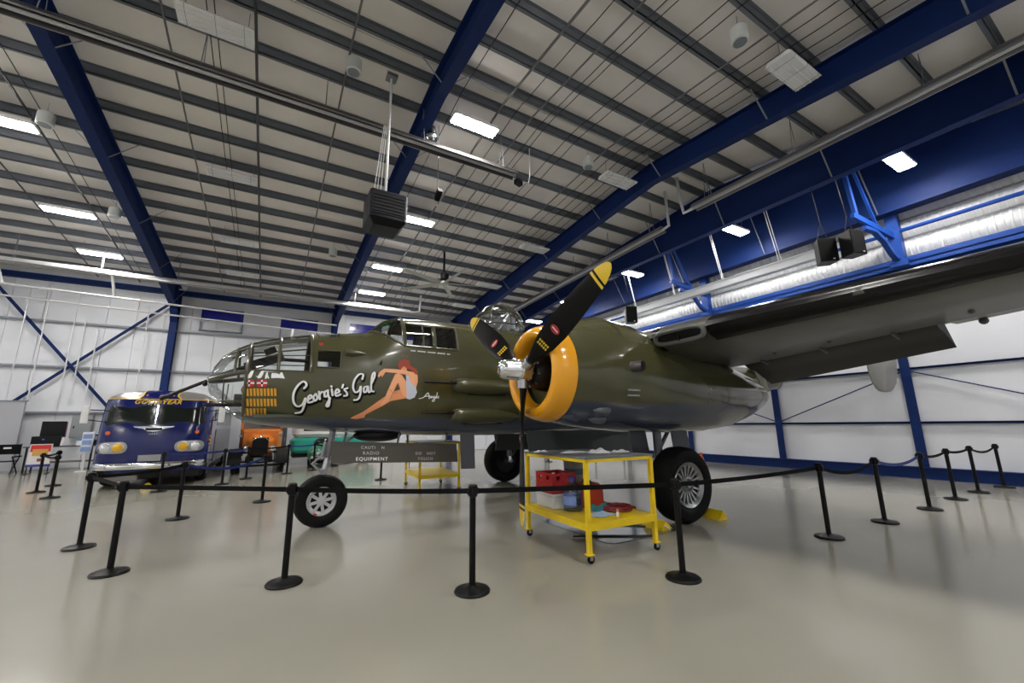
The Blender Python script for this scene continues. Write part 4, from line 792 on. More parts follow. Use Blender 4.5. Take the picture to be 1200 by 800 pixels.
for side in (-1, 1):
    wing = wing_part(side, .6, 2.9, 4, 0, .74, 'inner_wing', UNDER, AP); wing_part(side, .75, 2.3, 2, .74, 1.0, 'inner_flap', UNDER, AP, FU)
    ow = wing_part(side, 2.9, 10.25, 16, 0, .74, 'outer_wing', UNDER, AP)
    wing_part(side, 6.25, 10.2, 6, .745, 1.0, 'aileron', mat('aileron_lit_tone', (.17, .17, .16), .35, noise=.12), AP, [.745] + FU[1:])  # aileron colour lightened to hold the light falling on it
    # drooped flap
    rings = []
    for k in range(7):
        d = 3.4 + (6.2 - 3.4) * k / 6; hx, hy, hz = wpt(d, .75, False, side); a = math.radians(27)
        r = []
        for u, up in [(u, True) for u in reversed(FU)] + [(u, False) for u in FU]:
            x, y, z = wpt(d, u, up, side); dx, dz = x - hx, z - hz; r.append((hx + .02 + dx * cos(a) + dz * sin(a), y, hz - .01 - dx * sin(a) + dz * cos(a)))
        rings.append(r)
    fp = MB().loft(rings).build('flap', mat('flap_shaded_tone', (.022, .023, .022), .5, spec=.3), AP, PO, smooth=40)  # near black flap colour has the shade under the wing painted in
    for d in (3.9, 4.9, 5.8):
        p = Vector(wpt(d, .68, False, side)); MB().beam(p, p + Vector((.22, 0, -.05)), .02, .05).build('flap_hinge', GREYP, ow, PO, smooth=0)
    for d in (4.4, 5.2, 6.6): p = Vector(wpt(d, .55, False, side)); MB().sphere(p, .03, 8).build('drain_cap', GREYP, ow, PO)
    p = Vector(wpt(6.5, .97, False, side)); MB().sphere(p + Vector((0, 0, -.03)), .045, 10).build('tab_fairing', GREYP, ow, PO)
    for (d0, d1, n) in ((3.45, 3.60, 2), (4.42, 10.2, 12)):
        rings = []; us = [0, .004, .012, .03, .055, .075]
        for k in range(n + 1):
            d = d0 + (d1 - d0) * k / n; rings.append([wpt(d, u, True, side, .005) for u in reversed(us)] + [tuple(Vector(wpt(d, 0, True, side)) - Vector((.005, 0, 0)))] + [wpt(d, u, False, side, .005) for u in us])
        MB().loft(rings, closed=False, cap=False).build('deicer_boot', BOOT, ow, PO, smooth=60)
    # oil cooler intake slot
    c = Vector((4.955, YC + side * 4.0, 2.815)); loop = []
    for k in range(28):
        a = 2 * pi * k / 28; cx_, sx_ = cos(a), sin(a); loop.append(c + Vector((.10 * (-sx_) * .35 + .0, .40 * (abs(cx_) ** .45) * (1 if cx_ > 0 else -1), .085 * (abs(sx_) ** .6) * (1 if sx_ > 0 else -1))))
    MB().tube(loop, .034, 8, closed=True).build('intake_lip', mat('intake_grey', (.10, .105, .10), .35), ow, PO)
    m = MB(); m.add([p + Vector((.012, 0, 0)) for p in loop], [tuple(range(28))]); m.build('intake_duct', BLACK, ow, PO, smooth=0)
    m = MB(); m.bx(c.x - .005, c.x + .02, c.y - .008, c.y + .008, c.z - .08, c.z + .08); m.build('intake_vane', BLACK, ow, PO, smooth=0)
# flap end fairing between nacelle and flap
m = MB(); m.prism([(8.15, 4.52, 2.60), (8.35, 4.46, 2.62), (8.95, 4.70, 2.20), (8.80, 4.72, 2.18)], (0, .03, 0)); m.build('flap_fairing', mat('pale_fairing', (.24, .24, .22), .5, noise=.3), AP, PO, smooth=0)
# ---- tail ---------------------------------------------------------------
m = MB()
for side in (1,):
    rings = []
    for k in range(13):
        d = -3.35 + 6.7 * k / 12; rings.append([(13.1 + u * 1.75, YC + d, 3.22 + airfoil(u, .11)[0 if up else 1] * 1.75) for u, up in [(u, True) for u in (1, .8, .5, .25, .08, .02)] + [(u, False) for u in (0, .02, .08, .25, .5, .8)]])
    m.loft(rings)
m.build('tailplane', OLIVEP, AP, PO, smooth=40)
for side in (-1, 1):
    m = MB(); rings = []; y = YC + side * 3.38
    prof = [(2.30, 13.62, 13.9), (2.33, 13.42, 14.2), (2.40, 13.28, 14.4), (2.55, 13.14, 14.65), (2.8, 13.05, 14.85), (3.2, 12.98, 15.0), (3.7, 13.1, 15.02), (4.2, 13.35, 14.98), (4.5, 13.6, 14.85), (4.62, 13.9, 14.6)]
    for z, xa, xb_ in prof:
        ch = xb_ - xa; rings.append([(xa + u * ch, y + s_ * airfoil(u, .09)[0] * ch, z) for u, s_ in [(u, 1) for u in (1, .75, .5, .25, .08, .02)] + [(0, 0)] + [(u, -1) for u in (.02, .08, .25, .5, .75)]])
    m.loft(rings); fn = m.build('tail_fin', mat('fin_paint', (.20, .20, .19), .4, noise=.1), AP, PO, smooth=40)
    MB().sphere((13.75, y + side * .06, 2.5), .02, 8).build('fin_bolt', BLACK, fn, PO)
MB().sphere((15.2, YC, 2.95), .26, 16, (1, .8, 1)).build('tail_glazing', SMOKE, AP, PO)
# ---- nose gear --------------------------------------------------------
nwc = Vector((.86, YC, .41)); nwh = thing('nose_wheel', None, None, nwc - Vector(PO)); nwh.parent = AP
MB().lathe([(-.09, .2), (-.12, .24), (-.13, .31), (-.115, .375), (-.07, .405), (0, .41), (.07, .405), (.115, .375), (.13, .31), (.12, .24), (.09, .2)], (0, 0, 0), (0, 1, 0), 44, cap=False).build('tire', RUBBER, nwh)
ALW = mat('pale_wheel_paint', (.42, .43, .45), .35)
MB().lathe([(-.115, .225), (-.125, .215), (-.105, .20), (-.085, .17), (-.08, .16), (-.05, .16)], (0, 0, 0), (0, 1, 0), 40, cap=False).build('rim', ALW, nwh)
MB().lathe([(-.05, .205), (.05, .205), (.05, .02), (-.05, .02)], (0, 0, 0), (0, 1, 0), 28).build('wheel_web', BLACK, nwh)
for k in range(8):
    a = 2 * pi * k / 8 + .2; u = Vector((cos(a), 0, sin(a))); m = MB(); m.beam(u * .05 + Vector((0, -.085, 0)), u * .185 + Vector((0, -.085, 0)), .045, .03, up=(0, 1, 0)); m.build('rim_spoke', ALW, nwh, smooth=0)
MB().lathe([(-.06, .075), (-.105, .07), (-.11, .055), (-.115, .02)], (0, 0, 0), (0, 1, 0), 20).build('hub_cap', ALW, nwh)
for a in (1.15, 1.15 + pi): MB().box((.205 * cos(a), -.128, .205 * sin(a)), (.05, .008, .025), R=Matrix.Rotation(-a - pi / 2, 3, 'Y')).build('slip_mark', RED, nwh, smooth=0)
NGR = mat('nose_gear_silver', (.30, .31, .33), .35, .5)
m = MB()
for s_ in (1,): m.tube([(.86, YC + .16 * s_, .41), (.84, YC + .16 * s_, .70), (.86, YC + .13 * s_, .85)], .028, 8)
m.tube([(.86, YC - .05, .86), (.86, YC + .13, .86)], .05, 10); m.tube([(.86, YC, .41), (.86, YC + .17, .41)], .035, 10); m.build('gear_fork', NGR, AP, PO)
m = MB(); m.cyl((.86, YC, .82), (.92, YC, 1.12), .045, n=12); m.build('oleo_piston', CHROME, AP, PO)
m = MB(); m.cyl((.91, YC, 1.08), (.98, YC, 1.62), .048, n=14); m.cyl((.97, YC - .02, 1.1), (1.0, YC - .02, 1.6), .02, n=8); m.build('gear_strut', NGR, AP, PO)
m = MB(); m.tube([(.83, YC - .03, .86), (.68, YC - .03, 1.0), (.85, YC - .03, 1.16)], .022, 8); m.build('torque_link', NGR, AP, PO)
m = MB(); m.cyl((.82, YC - .07, 1.10), (.86, YC - .07, 1.34), .032, n=10); m.cyl((.86, YC, 1.2), (.74, YC - .02, 1.15), .03, n=8); m.build('shimmy_damper', NGR, AP, PO)
m = MB(); m.tube([(.95, YC, 1.02), (1.12, YC - .05, .97), (1.34, YC - .05, 1.0)], .02, 8); m.cyl((1.2, YC - .07, .98), (1.3, YC - .07, 1.0), .03, n=8); m.build('steering_rod', NGR, AP, PO)
m = MB(); m.cyl((.98, YC, 1.2), (1.5, YC, 1.55), .025, n=8); m.build('drag_brace', NGR, AP, PO)
yd = 7.40; nd_ = MB().loft([[(.93, yd, 1.02), (3.13, yd, .92), (3.13, yd + .025, .92), (.93, yd + .025, 1.02)], [(.91, yd + .03, 1.36), (3.11, yd + .03, 1.25), (3.11, yd + .055, 1.25), (.91, yd + .055, 1.36)]]).build('nose_gear_door', mat('gear_door_paint', (.062, .055, .045), .35, noise=.1), AP, PO, smooth=0)
for x in (1.1, 2.0, 2.9): MB().beam((x, yd + .04, 1.3), (x + .05, yd + .12, 1.5), .03, .03).build('door_hinge', GREYP, AP, PO, smooth=0)
upv = Vector((0, .03, .34)).normalized(); rt = Vector((1, 0, -.045)).normalized()
FADE = mat('faded_white_stencil', (.45, .45, .45), .6)
for txt, x, zf, sz, mm in (('CAUTI', 1.50, .80, .066, FADE), ('N', 1.745, .80, .066, FADE), ('RADIO', 1.55, .53, .072, FADE), ('EQUIPMENT', 1.57, .25, .078, PW), ('DO', 2.375, .52, .064, FADE), ('NOT', 2.61, .52, .064, FADE), ('TOUCH', 2.50, .25, .066, FADE)):
    z0 = .995 - (x - .93) * .0455; z = z0 + .34 * zf; y = yd + .03 * zf - .004
    textmesh(txt, sz, frame((x, y, z), rt, upv), 'stencil_lettering', mm, nd_, PO, ext=.001, xs=1.05, bold=.001, space=1.25)
m = MB(); m.loft([[(3.16, 7.3, .80), (3.44, 7.3, .79), (3.44, 7.32, .79), (3.16, 7.32, .80)], [(3.13, 7.3, 1.44), (3.42, 7.3, 1.44), (3.42, 7.32, 1.44), (3.13, 7.32, 1.44)]]); m.build('entry_hatch', GREYP, AP, PO, smooth=0)
for s_ in (-1, 1):
    y = YC + s_ * .72; m = MB(); m.loft([[(4.5, y, 1.02), (7.35, y, .97), (7.35, y + .03, .97), (4.5, y + .03, 1.02)], [(4.5, y - s_ * .12, 1.46), (7.35, y - s_ * .12, 1.44), (7.35, y - s_ * .12 + .03, 1.44), (4.5, y - s_ * .12 + .03, 1.46)]]); m.build('bomb_bay_door', mat('bay_door_dark', (.035, .042, .045), .5), AP, PO, smooth=0)
m = MB(); m.sphere((1.7, YC - .1, 1.44), .42, 20, (1, .5, .28)); m.build('gear_well_dome', BLACK, AP, PO)  # added black dome standing in for the dark nose gear well
# ================================================================ STANCHIONS
STB = mat('stanchion_black', (.0035, .0035, .004), .45, spec=.2); BELTB = mat('belt_black', (.003, .003, .0035), .7, spec=.12); BELTBL = mat('belt_blue', (.004, .02, .16), .5)
mbase = MB().lathe([(0, .175), (.012, .178), (.028, .165), (.042, .06), (.06, .035)], n=28); mpost = MB().lathe([(.04, .032), (.90, .032)], n=14); mhead = MB().lathe([(.88, .034), (.885, .046), (.985, .046), (1.0, .035)], n=14)
_st = []
def stanchion(x, y, label):
    if not _st:
        t = thing('stanchion', label, 'stanchion', (x, y, 0), group='black belt stanchions'); mbase.build('base', STB, t); mpost.build('post', STB, t); mhead.build('belt_head', STB, t); _st.append(t)
        for k in range(4):
            a = k * pi / 2; MB().box((.05 * cos(a), .05 * sin(a), .935), (.014, .05, .06), rz=a).build('belt_clip', STB, t, smooth=0)
        return t
    return dup(_st[0], (x, y, 0), 0, label)
SP = [(-2.1, 8.28, 'black stanchion at left, left of the blue bus corner'), (-1.4, 6.67, 'black stanchion nearest the left edge, its base lowest at left'), (.29, 5.25, 'black stanchion just left of the nose wheel'), (1.87, 4.02, 'black stanchion in front of the nose, at picture centre'), (3.88, 3.15, 'black stanchion in front of the main wheel beside the yellow cart'),
      (6.88, 3.08, 'first black stanchion right of the main wheel'), (8.6, 3.03, 'second black stanchion right of the main wheel'), (10.44, 2.99, 'third black stanchion right of the main wheel'), (12.16, 3.06, 'fourth black stanchion right of the main wheel'), (13.66, 3.05, 'fifth black stanchion right of the main wheel'), (15.1, 2.93, 'sixth black stanchion right of the main wheel, close to the door'),
      (-5.08, 16.01, 'far left black stanchion before the poster board'), (-5.27, 17.62, 'rearmost black stanchion before the desk at left'), (-4.35, 14.51, 'black stanchion left of the bus front corner'), (-1.26, 9.83, 'black stanchion in front of the bus, on the pale floor'), (.03, 10.95, 'black stanchion left of the nose wheel, behind the front belt'), (-.46, 16.02, 'black stanchion before the orange truck radiator'), (.71, 16.85, 'black stanchion right of the orange truck wheel'), (1.6, 17.52, 'black stanchion before the turquoise van'), (3.09, 13.23, 'black stanchion seen below the warning door'),
      (10.52, 14.97, 'left black stanchion seen through the yellow cart'), (13.23, 15.06, 'middle black stanchion seen through the yellow cart'), (14.57, 14.6, 'right black stanchion seen through the yellow cart'), (-2.28, 14.2, 'black stanchion standing close to the bus bumper'), (-1.0, 14.9, 'black stanchion at the bus front right corner')]
ST = [stanchion(*a) for a in SP]
def belt(i, j, sag=.05, m_=BELTB):
    a, b = Vector((SP[i][0], SP[i][1], .935)), Vector((SP[j][0], SP[j][1], .935)); d = (b - a).normalized(); s_ = Vector((d.y, -d.x, 0)) * .0015; a = a + d * .05; b = b - d * .05
    rings = []
    for k in range(13):
        t = k / 12; c = a + (b - a) * t - Vector((0, 0, sag * 4 * t * (1 - t))); rings.append([c + s_ + Vector((0, 0, .025)), c - s_ + Vector((0, 0, .025)), c - s_ - Vector((0, 0, .025)), c + s_ - Vector((0, 0, .025))])
    o = MB().loft(rings).build('belt', m_, ST[i], (SP[i][0], SP[i][1], 0), smooth=0)
    if m_ is BELTBL: o['label'] = 'blue stretched belt'
belt(0, 1, .0); belt(1, 2, .0); belt(2, 3, .01); belt(3, 4, .0); belt(4, 5, .02); belt(5, 6, .12); belt(6, 7, .10, BELTBL); belt(7, 8, .05); belt(8, 9, .04); belt(9, 10, .10)
belt(11, 13, .03); belt(11, 12, .03); belt(14, 15, .14, BELTBL); belt(0, 14, .03); belt(24, 16, .05, BELTBL); belt(23, 24, .03, BELTBL); belt(16, 17, .03); belt(17, 18, .03, BELTBL); belt(18, 19, .05)
# ================================================================ YELLOW CARTS
DECK = mat('cart_deck_grey', (.13, .14, .145), .45, noise=.2)
def cart(label, loc, rz, W_, L_, H_, shelf=.40):
    t = thing('work_cart', label, 'cart', loc, rz, 'yellow work carts')
    r = .025
    for sx in (0, 1):
        for sy2 in (0, 1):
            x, y = sx * W_, sy2 * L_; m = MB(); m.bx(x - r, x + r, y - r, y + r, .10, H_ - .02); m.bx(x - .045, x + .045, y - .045, y + .045, .095, .107); m.build('post', YELLOW, t, smooth=0)
            c = MB(); c.lathe([(-.015, .04), (-.012, .045), (.012, .045), (.015, .04)], (x + .015, y, .045), (0, 1, 0), 16); w_ = c.build('caster', RUBBER, t)
            m = MB(); m.bx(x - .01, x + .03, y - .026, y - .019, .04, .098); m.bx(x - .01, x + .03, y + .019, y + .026, .04, .098); m.cyl((x + .015, y - .028, .045), (x + .015, y + .028, .045), .008, n=8); m.build('caster_fork', STEEL, w_, smooth=0)
    m = MB(); m.bx(-r, W_ + r, -r, r, H_ - .06, H_ - .02); m.bx(-r, W_ + r, L_ - r, L_ + r, H_ - .06, H_ - .02); m.bx(-r, r, r, L_ - r, H_ - .06, H_ - .02); m.bx(W_ - r, W_ + r, r, L_ - r, H_ - .06, H_ - .02); m.build('top_frame', YELLOW, t, smooth=0)
    m = MB(); m.bx(-.035, W_ + .035, -.035, L_ + .035, H_ - .02, H_); m.build('deck', DECK, t, smooth=0)
    m = MB(); m.bx(-r, W_ + r, -r, L_ + r, shelf - .015, shelf); m.bx(-r, W_ + r, -r - .004, -r + .008, shelf - .085, shelf); m.bx(-r, W_ + r, L_ + r - .008, L_ + r + .004, shelf - .085, shelf); m.bx(-r - .004, -r + .008, -r, L_ + r, shelf - .085, shelf); m.bx(W_ + r - .008, W_ + r + .004, -r, L_ + r, shelf - .085, shelf); m.build('shelf', YELLOW, t, smooth=0)
    return t
CX, CY, CH, CS = 3.37, 4.02, 1.19, .44
cart('yellow steel work cart loaded with red crate, jug and hose beside main wheel', (CX, CY, 0), -.045, 1.06, 1.42, CH, CS)
cart('empty looking yellow cart behind the nose gear door', (3.25, 10.0, 0), -.09, .98, 1.7, 1.19, .42)
# items on the near cart
def shelfpos(a, b): c, s_ = cos(-.045), sin(-.045); return (CX + a * c - b * s_, CY + a * s_ + b * c)
WB = mat('white_box', (.62, .63, .64), .5)
x, y = shelfpos(.27, 1.08); t = thing('storage_box', 'white plastic box under the red crate on cart shelf', 'box', (x, y, CS), -.045)
MB().rbox((0, 0, .085), (.40, .46, .17), .03).build('body', WB, t); MB().rbox((0, 0, .185), (.42, .48, .035), .03).build('lid', WB, t)
t = thing('plastic_crate', 'red plastic crate standing on the white box', 'crate', (x, y, CS + .2025), -.045)
RC = RED
cw, cl, ch = .40, .44, .27; m = MB(); m.bx(-cw / 2, cw / 2, -cl / 2, cl / 2, 0, .02); m.build('base', RC, t, smooth=0)
for (ax, sg) in (('x', -1), ('x', 1), ('y', -1), ('y', 1)):
    m = MB(); n = cl if ax == 'x' else cw; pos = sg * ((cw if ax == 'x' else cl) / 2 - .008)
    def slab(u0, u1, z0, z1, th=.016):
        if ax == 'x': m.bx(pos - th / 2, pos + th / 2, u0, u1, z0, z1)
        else: m.bx(u0, u1, pos - th / 2, pos + th / 2, z0, z1)
    h = n / 2; slab(-h, h, .0, .05); slab(-h, h, .085, .18); slab(-h, h, .235, .27, .024)
    slab(-h, -.13, .18, .235); slab(-.07, .07, .18, .235); slab(.13, h, .18, .235)
    for k in range(9): slab(-h + k * n / 8 - .01 * (k == 8), -h + k * n / 8 + .012, .05, .085)
    m.build('side', RC, t, smooth=0)
x, y = shelfpos(.29, .70); t = thing('water_jug', 'clear blue plastic water jug with screw cap beside red crate', 'jug', (x, y, CS))
MB().lathe([(0, .10), (.012, .128), (.05, .132), (.06, .126), (.075, .132), (.15, .132), (.16, .124), (.175, .132), (.25, .132), (.29, .12), (.34, .07), (.36, .034), (.40, .032)], n=28).build('body', glassmat('blue_jug_plastic', (.62, .72, .96), .10), t)
MB().lathe([(.385, .037), (.43, .037), (.435, .03)], n=18).build('cap', mat('jug_cap_blue', (.02, .05, .4), .4), t)
m = MB(); m.lathe([(.085, .1335), (.20, .1335)], n=28, cap=False, a0=1.6, a1=4.4); m.build('label_band', mat('jug_label', (.18, .28, .62), .5), t)
x, y = shelfpos(.66, .86); t = thing('tool_box', 'orange red metal tool box with dark open end on cart shelf', 'box', (x, y, CS), -.15)
ORR = mat('tool_box_orange', (.52, .05, .015), .35)
MB().rbox((0, 0, .13), (.36, .30, .26), .02).build('body', ORR, t); MB().rbox((-.02, 0, .285), (.34, .28, .06), .03).build('lid', ORR, t); MB().rbox((-.20, 0, .16), (.05, .26, .24), .02).build('end_panel', BLACK, t); MB().tube([(.0, -.10, .31), (.0, -.10, .35), (.0, .10, .35), (.0, .10, .31)], .012, 8).build('handle', BLACK, t)
x, y = shelfpos(.70, 1.22); t = thing('bucket', 'grey translucent bucket standing on an upturned dark tub at back of shelf', 'bucket', (x, y, CS + .30))
BK = mat('bucket_grey', (.30, .30, .28), .45); MB().lathe([(0, .13), (.38, .165), (.385, .18), (.40, .18), (.40, .16), (.02, .12)], n=28, cap=True).build('body', BK, t); MB().tube([(.17 * cos(a * pi / 10), -.17 * sin(a * pi / 10) * .25 - .1, .33 - .12 * sin(a * pi / 10)) for a in range(11)], .005, 6).build('handle', STEEL, t)
MB().lathe([(.10, .1405), (.19, .1485)], n=28, cap=False).build('label_band', mat('bucket_band', (.10, .13, .20), .5), t)
t = thing('tub', 'dark blue grey tub beneath the grey bucket', 'tub', (x, y, CS)); MB().lathe([(0, .17), (.28, .145), (.30, .14)], n=24).build('body', mat('tub_dark', (.05, .065, .10), .5), t); MB().lathe([(0, .175), (.02, .18), (.03, .17)], n=24, cap=False).build('rim', BLACK, t)
x, y = shelfpos(.78, .42); t = thing('hose_coil', 'coiled dark red air hose lying on the cart shelf', 'hose', (x + .03, y, CS))
for k in range(7):
    r = .115 + .02 * (k % 4) + .01 * (k // 4); z = .018 + .03 * (k // 4) + .004 * (k % 2); MB().tube([(r * 1.25 * cos(a * pi / 18), r * sin(a * pi / 18), z + .006 * sin(a * 1.7 + k)) for a in range(36)], .015, 8, closed=True).build('hose_loop', mat('hose_red', (.17, .012, .014), .45), t)
MB().tube([(.22, .0, .02), (.26, -.04, .02), (.27, -.09, .018)], .015, 8).build('hose_end', mat('hose_red', (.17, .012, .014), .45), t)
x, y = shelfpos(.92, .98); t = thing('wood_block', 'brown wooden block behind the coiled hose', 'block', (x, y, CS), .3); MB().rbox((0, 0, .075), (.20, .13, .15), .01).build('block', mat('brown_wood', (.11, .06, .02), .6, noise=.3, nscale=20), t); MB().bx(-.11, -.09, -.05, .05, .02, .20).build('clamp_plate', BLACK, t, smooth=0)
def cloth(nm, label, x, y, z, rx, ry, m_, seed, h=.03):
    rnd = random.Random(seed); n = 13; ph = [rnd.uniform(0, 6) for _ in range(6)]; top = []; 
    def f(i, j):
        u, v = i / (n - 1) * 2 - 1, j / (n - 1) * 2 - 1; k = 1 - .12 * sin(5 * math.atan2(v, u) + ph[0]); d = max(abs(u), abs(v))
        return (u * rx * k, v * ry * k, .004 + h * (1 - d ** 3) * (.55 + .45 * sin(4 * u + ph[1]) * cos(3.5 * v + ph[2])) + .006 * sin(9 * u + 5 * v + ph[3]) * (1 - d))
    m = MB(); g = [f(i, j) for i in range(n) for j in range(n)]; m.add(g, [(i * n + j, i * n + j + 1, (i + 1) * n + j + 1, (i + 1) * n + j) for i in range(n - 1) for j in range(n - 1)])
    b = [(p[0], p[1], .0) for p in g]; m.add(b, [(i * n + j, (i + 1) * n + j, (i + 1) * n + j + 1, i * n + j + 1) for i in range(n - 1) for j in range(n - 1)])
    o = m.build(nm, m_, smooth=60); o.location = (x, y, z); tag(o, label, 'cloth'); return o
x, y = shelfpos(.44, .30); cloth('shop_rag', 'pale blue rag lying near the front corner of cart shelf', x, y, CS, .16, .13, mat('pale_blue_cloth', (.33, .45, .58), .8), 3)
x, y = shelfpos(.62, .52); cloth('shop_rag', 'crumpled teal rag between tool box and hose', x, y, CS, .15, .12, mat('teal_cloth', (.03, .17, .20), .8), 5, .11)
x, y = shelfpos(.52, .20); t = thing('small_bottle', 'small white bottle with tan cap at shelf front', 'bottle', (x + .04, y - .08, CS)); MB().lathe([(0, .017), (.045, .017), (.055, .009)], n=12).build('body', WHITEM, t); MB().lathe([(.052, .014), (.085, .013)], n=12).build('cap', mat('tan_cap', (.5, .3, .12), .5), t)
PAP = mat('white_paper_cloth', (.58, .60, .62), .7)
for k, (a, b, rx, ry, h, lab) in enumerate(((.10, 1.18, .11, .05, .035, 'small white folded cloth at far left of cart top'), (.42, .80, .20, .12, .03, 'flat white paper sheet on the middle of cart top'), (.62, .52, .13, .11, .07, 'crumpled white rag on the middle of cart top'), (.95, .45, .14, .05, .045, 'white rag at right side of cart top'))):
    x, y = shelfpos(a, b); cloth('white_rag', lab, x, y, CH, rx, ry, PAP, 10 + k, h)
# drip mat and cables under the cart
t = tag(MB().rbox((4.85, 5.3, .004), (1.5, 1.7, .008), .15).build('drip_mat', mat('drip_mat_grey', (.10, .12, .125), .15, coat=.4)), 'thin dark grey plastic drip mat on floor behind the cart', 'mat')
tag(MB().tube([(3.9, 5.0, .02), (4.3, 4.8, .018), (4.75, 4.5, .018), (4.9, 4.44, .018)], .012, 8).build('floor_cable', CAB), 'thick black cable lying on floor under the cart', 'cable')
tag(MB().tube([(4.5, 5.5, .02), (5.0, 5.1, .018), (5.35, 4.75, .018), (5.4, 4.5, .018)], .01, 8).build('floor_cable', CAB), 'thinner black cable running toward the main wheel', 'cable')
# chocks and cone
def chock(x, y, rz, label):
    t = thing('wheel_chock', label, 'wheel chock', (x, y, 0), rz, 'yellow wheel chocks')
    MB().prism([(-.11, -.20, 0), (.11, -.20, 0), (.10, -.20, .03), (-.02, -.20, .14), (-.10, -.20, .05)], (0, .40, 0)).build('wedge', YELLOW, t, smooth=0)
    MB().tube([(-.05, -.2, .08), (-.05, -.26, .06), (.02, -.24, .02)], .01, 6).build('rope', WHITEM, t)
chock(5.33, 4.74, 0, 'yellow wheel chock in front of the main wheel'); chock(6.68, 4.72, pi, 'yellow wheel chock behind the main wheel with white rope')
chock(-2.7, 15.2, 0, 'yellow wedge on floor under the bus front')  # wedge added for a yellow spot beneath the bus
CO = mat('cone_orange', (.75, .10, .015), .45); t = thing('traffic_cone', 'small orange traffic cone by the hangar door rail', 'cone', (14.3, 10.3, 0)); MB().bx(-.15, .15, -.15, .15, 0, .025).build('base', CO, t, smooth=0); MB().lathe([(.02, .115), (.46, .03), (.47, .02)], n=20).build('cone_body', CO, t)
MB().lathe([(.22, .0775), (.32, .058)], n=20, cap=False).build('collar_band', mat('cone_band', (.8, .2, .08), .4), t)
# ================================================================ BLUE BUS
BB = mat('bus_blue', (.003, .009, .105), .15, coat=.3); SIL_ = mat('bus_silver', (.34, .34, .33), .3, .6); BGL = mat('dark_vehicle_glass', (.010, .014, .012), .08, spec=.35); YT = mat('yellow_trim', (.75, .48, .02), .35)
bus = thing('bus', 'dark blue vintage streamlined bus with silver roof facing the camera', 'bus', (-2.78, 15.35, 0))
HW, BL = 1.24, 8.9
def fy(x): return .16 * abs(x / HW) ** 2.2 + .28 * max(0, abs(x / HW) - .72) ** 2 * 9
def plan(z, hw, yoff, back=BL):
    pts = [(-hw + 2 * hw * k / 20, 0) for k in range(21)]
    pts = [(x, fy(x * HW / hw) + yoff, z) for x, _ in pts]
    return pts + [(hw, 1.2 + yoff * .3, z), (hw, back - .2, z), (hw - .2, back, z), (-hw + .2, back, z), (-hw, back - .2, z), (-hw, 1.2 + yoff * .3, z)]
BZ = [(.42, 1.20, .03), (.60, HW, .0), (1.1, HW, .0), (1.62, HW - .0, .03), (1.70, HW - .0, .05), (2.25, HW - .02, .14), (2.42, HW - .04, .18)]
MB().loft([plan(z, hw, yo) for z, hw, yo in BZ]).build('body', BB, bus, smooth=40)
RZ = [(2.425, HW - .035, .175), (2.52, HW - .09, .22), (2.64, HW - .26, .40), (2.71, HW - .58, .70), (2.74, .15, 1.2)]
MB().loft([plan(z, hw, yo) for z, hw, yo in RZ]).build('roof', SIL_, bus, smooth=60)
def bf(x, z, e=.0):
    for (a, b) in zip(BZ[:-1], BZ[1:]):
        if z <= b[0]: t = (z - a[0]) / (b[0] - a[0]); hw = a[1] + (b[1] - a[1]) * t; return fy(x * HW / hw) + a[2] + (b[2] - a[2]) * t - e
    return fy(x) + BZ[-1][2] - e
def bpatch(x0, x1, z0, z1, m_, nm, e=.012, par=bus, n=10, rr=.12, skew=0.0):
    pts = []; hw, hz = abs(x1 - x0) / 2, (z1 - z0) / 2; cx_, cz_ = (x0 + x1) / 2, (z0 + z1) / 2; ring = []
    for q_, (sx, sz) in enumerate(((1, 1), (-1, 1), (-1, -1), (1, -1))):
        for i in range(5):
            a = q_ * pi / 2 + i * pi / 8; ring.append((cx_ + sx * (hw - rr) + rr * cos(a), cz_ + sz * (hz - rr) + rr * sin(a)))
    m = MB(); N = 6; layers = []
    for k in range(N + 1):
        s_ = k / N; layers.append([(cx_ + (x - cx_) * s_, bf(cx_ + (x - cx_) * s_, cz_ + (z - cz_) * s_, e), cz_ + (z - cz_) * s_) for x, z in ring])
    layers.append([(x, y + e + .004, z) for x, y, z in layers[-1]])
    m.loft(layers, True, False); return m.build(nm, m_, par, smooth=50)
for s_, nm in ((-1, 'windshield'), (1, 'windshield')):
    w = bpatch(.045 * s_ if s_ > 0 else -1.12, 1.12 if s_ > 0 else -.045, 1.70, 2.26, BGL, nm)
m = MB(); m.beam((0, bf(0, 1.71, .02), 1.71), (0, bf(0, 2.28, .02), 2.28), .03, .02, up=(0, 1, 0)); m.build('windshield_divider', CHROME, bus, smooth=0)
# chrome wing emblem
m = MB()
for s_ in (-1, 1): m.prism([(0, bf(0, 1.6, .03), 1.66), (.45 * s_, bf(.45, 1.62, .03), 1.665), (.43 * s_, bf(.43, 1.62, .03), 1.635), (.24 * s_, bf(.24, 1.6, .03), 1.60), (.14 * s_, bf(.14, 1.5, .03), 1.53), (0, bf(0, 1.5, .03), 1.515)], (0, .04, 0))
em = m.build('emblem', CHROME, bus, smooth=0); m = MB(); m.rbox((0, bf(0, 1.58, .035), 1.585), (.36, .02, .06), .009); m.build('emblem_panel', BLACK, em)
[MB().rbox((-.075 + .05 * k, bf(0, 1.455, .01), 1.455), (.032, .012, .05), .004).build('emblem_block', SIL_, em) for k in range(4)]
textmesh('GOODYEAR', .17, frame((-.02, bf(0, 2.345, .02), 2.345), (1, 0, 0), (0, .35, 1)), 'sign_lettering', YT, bus, ext=.004, xs=1.05, shear=.25, bold=.003, space=1.12)
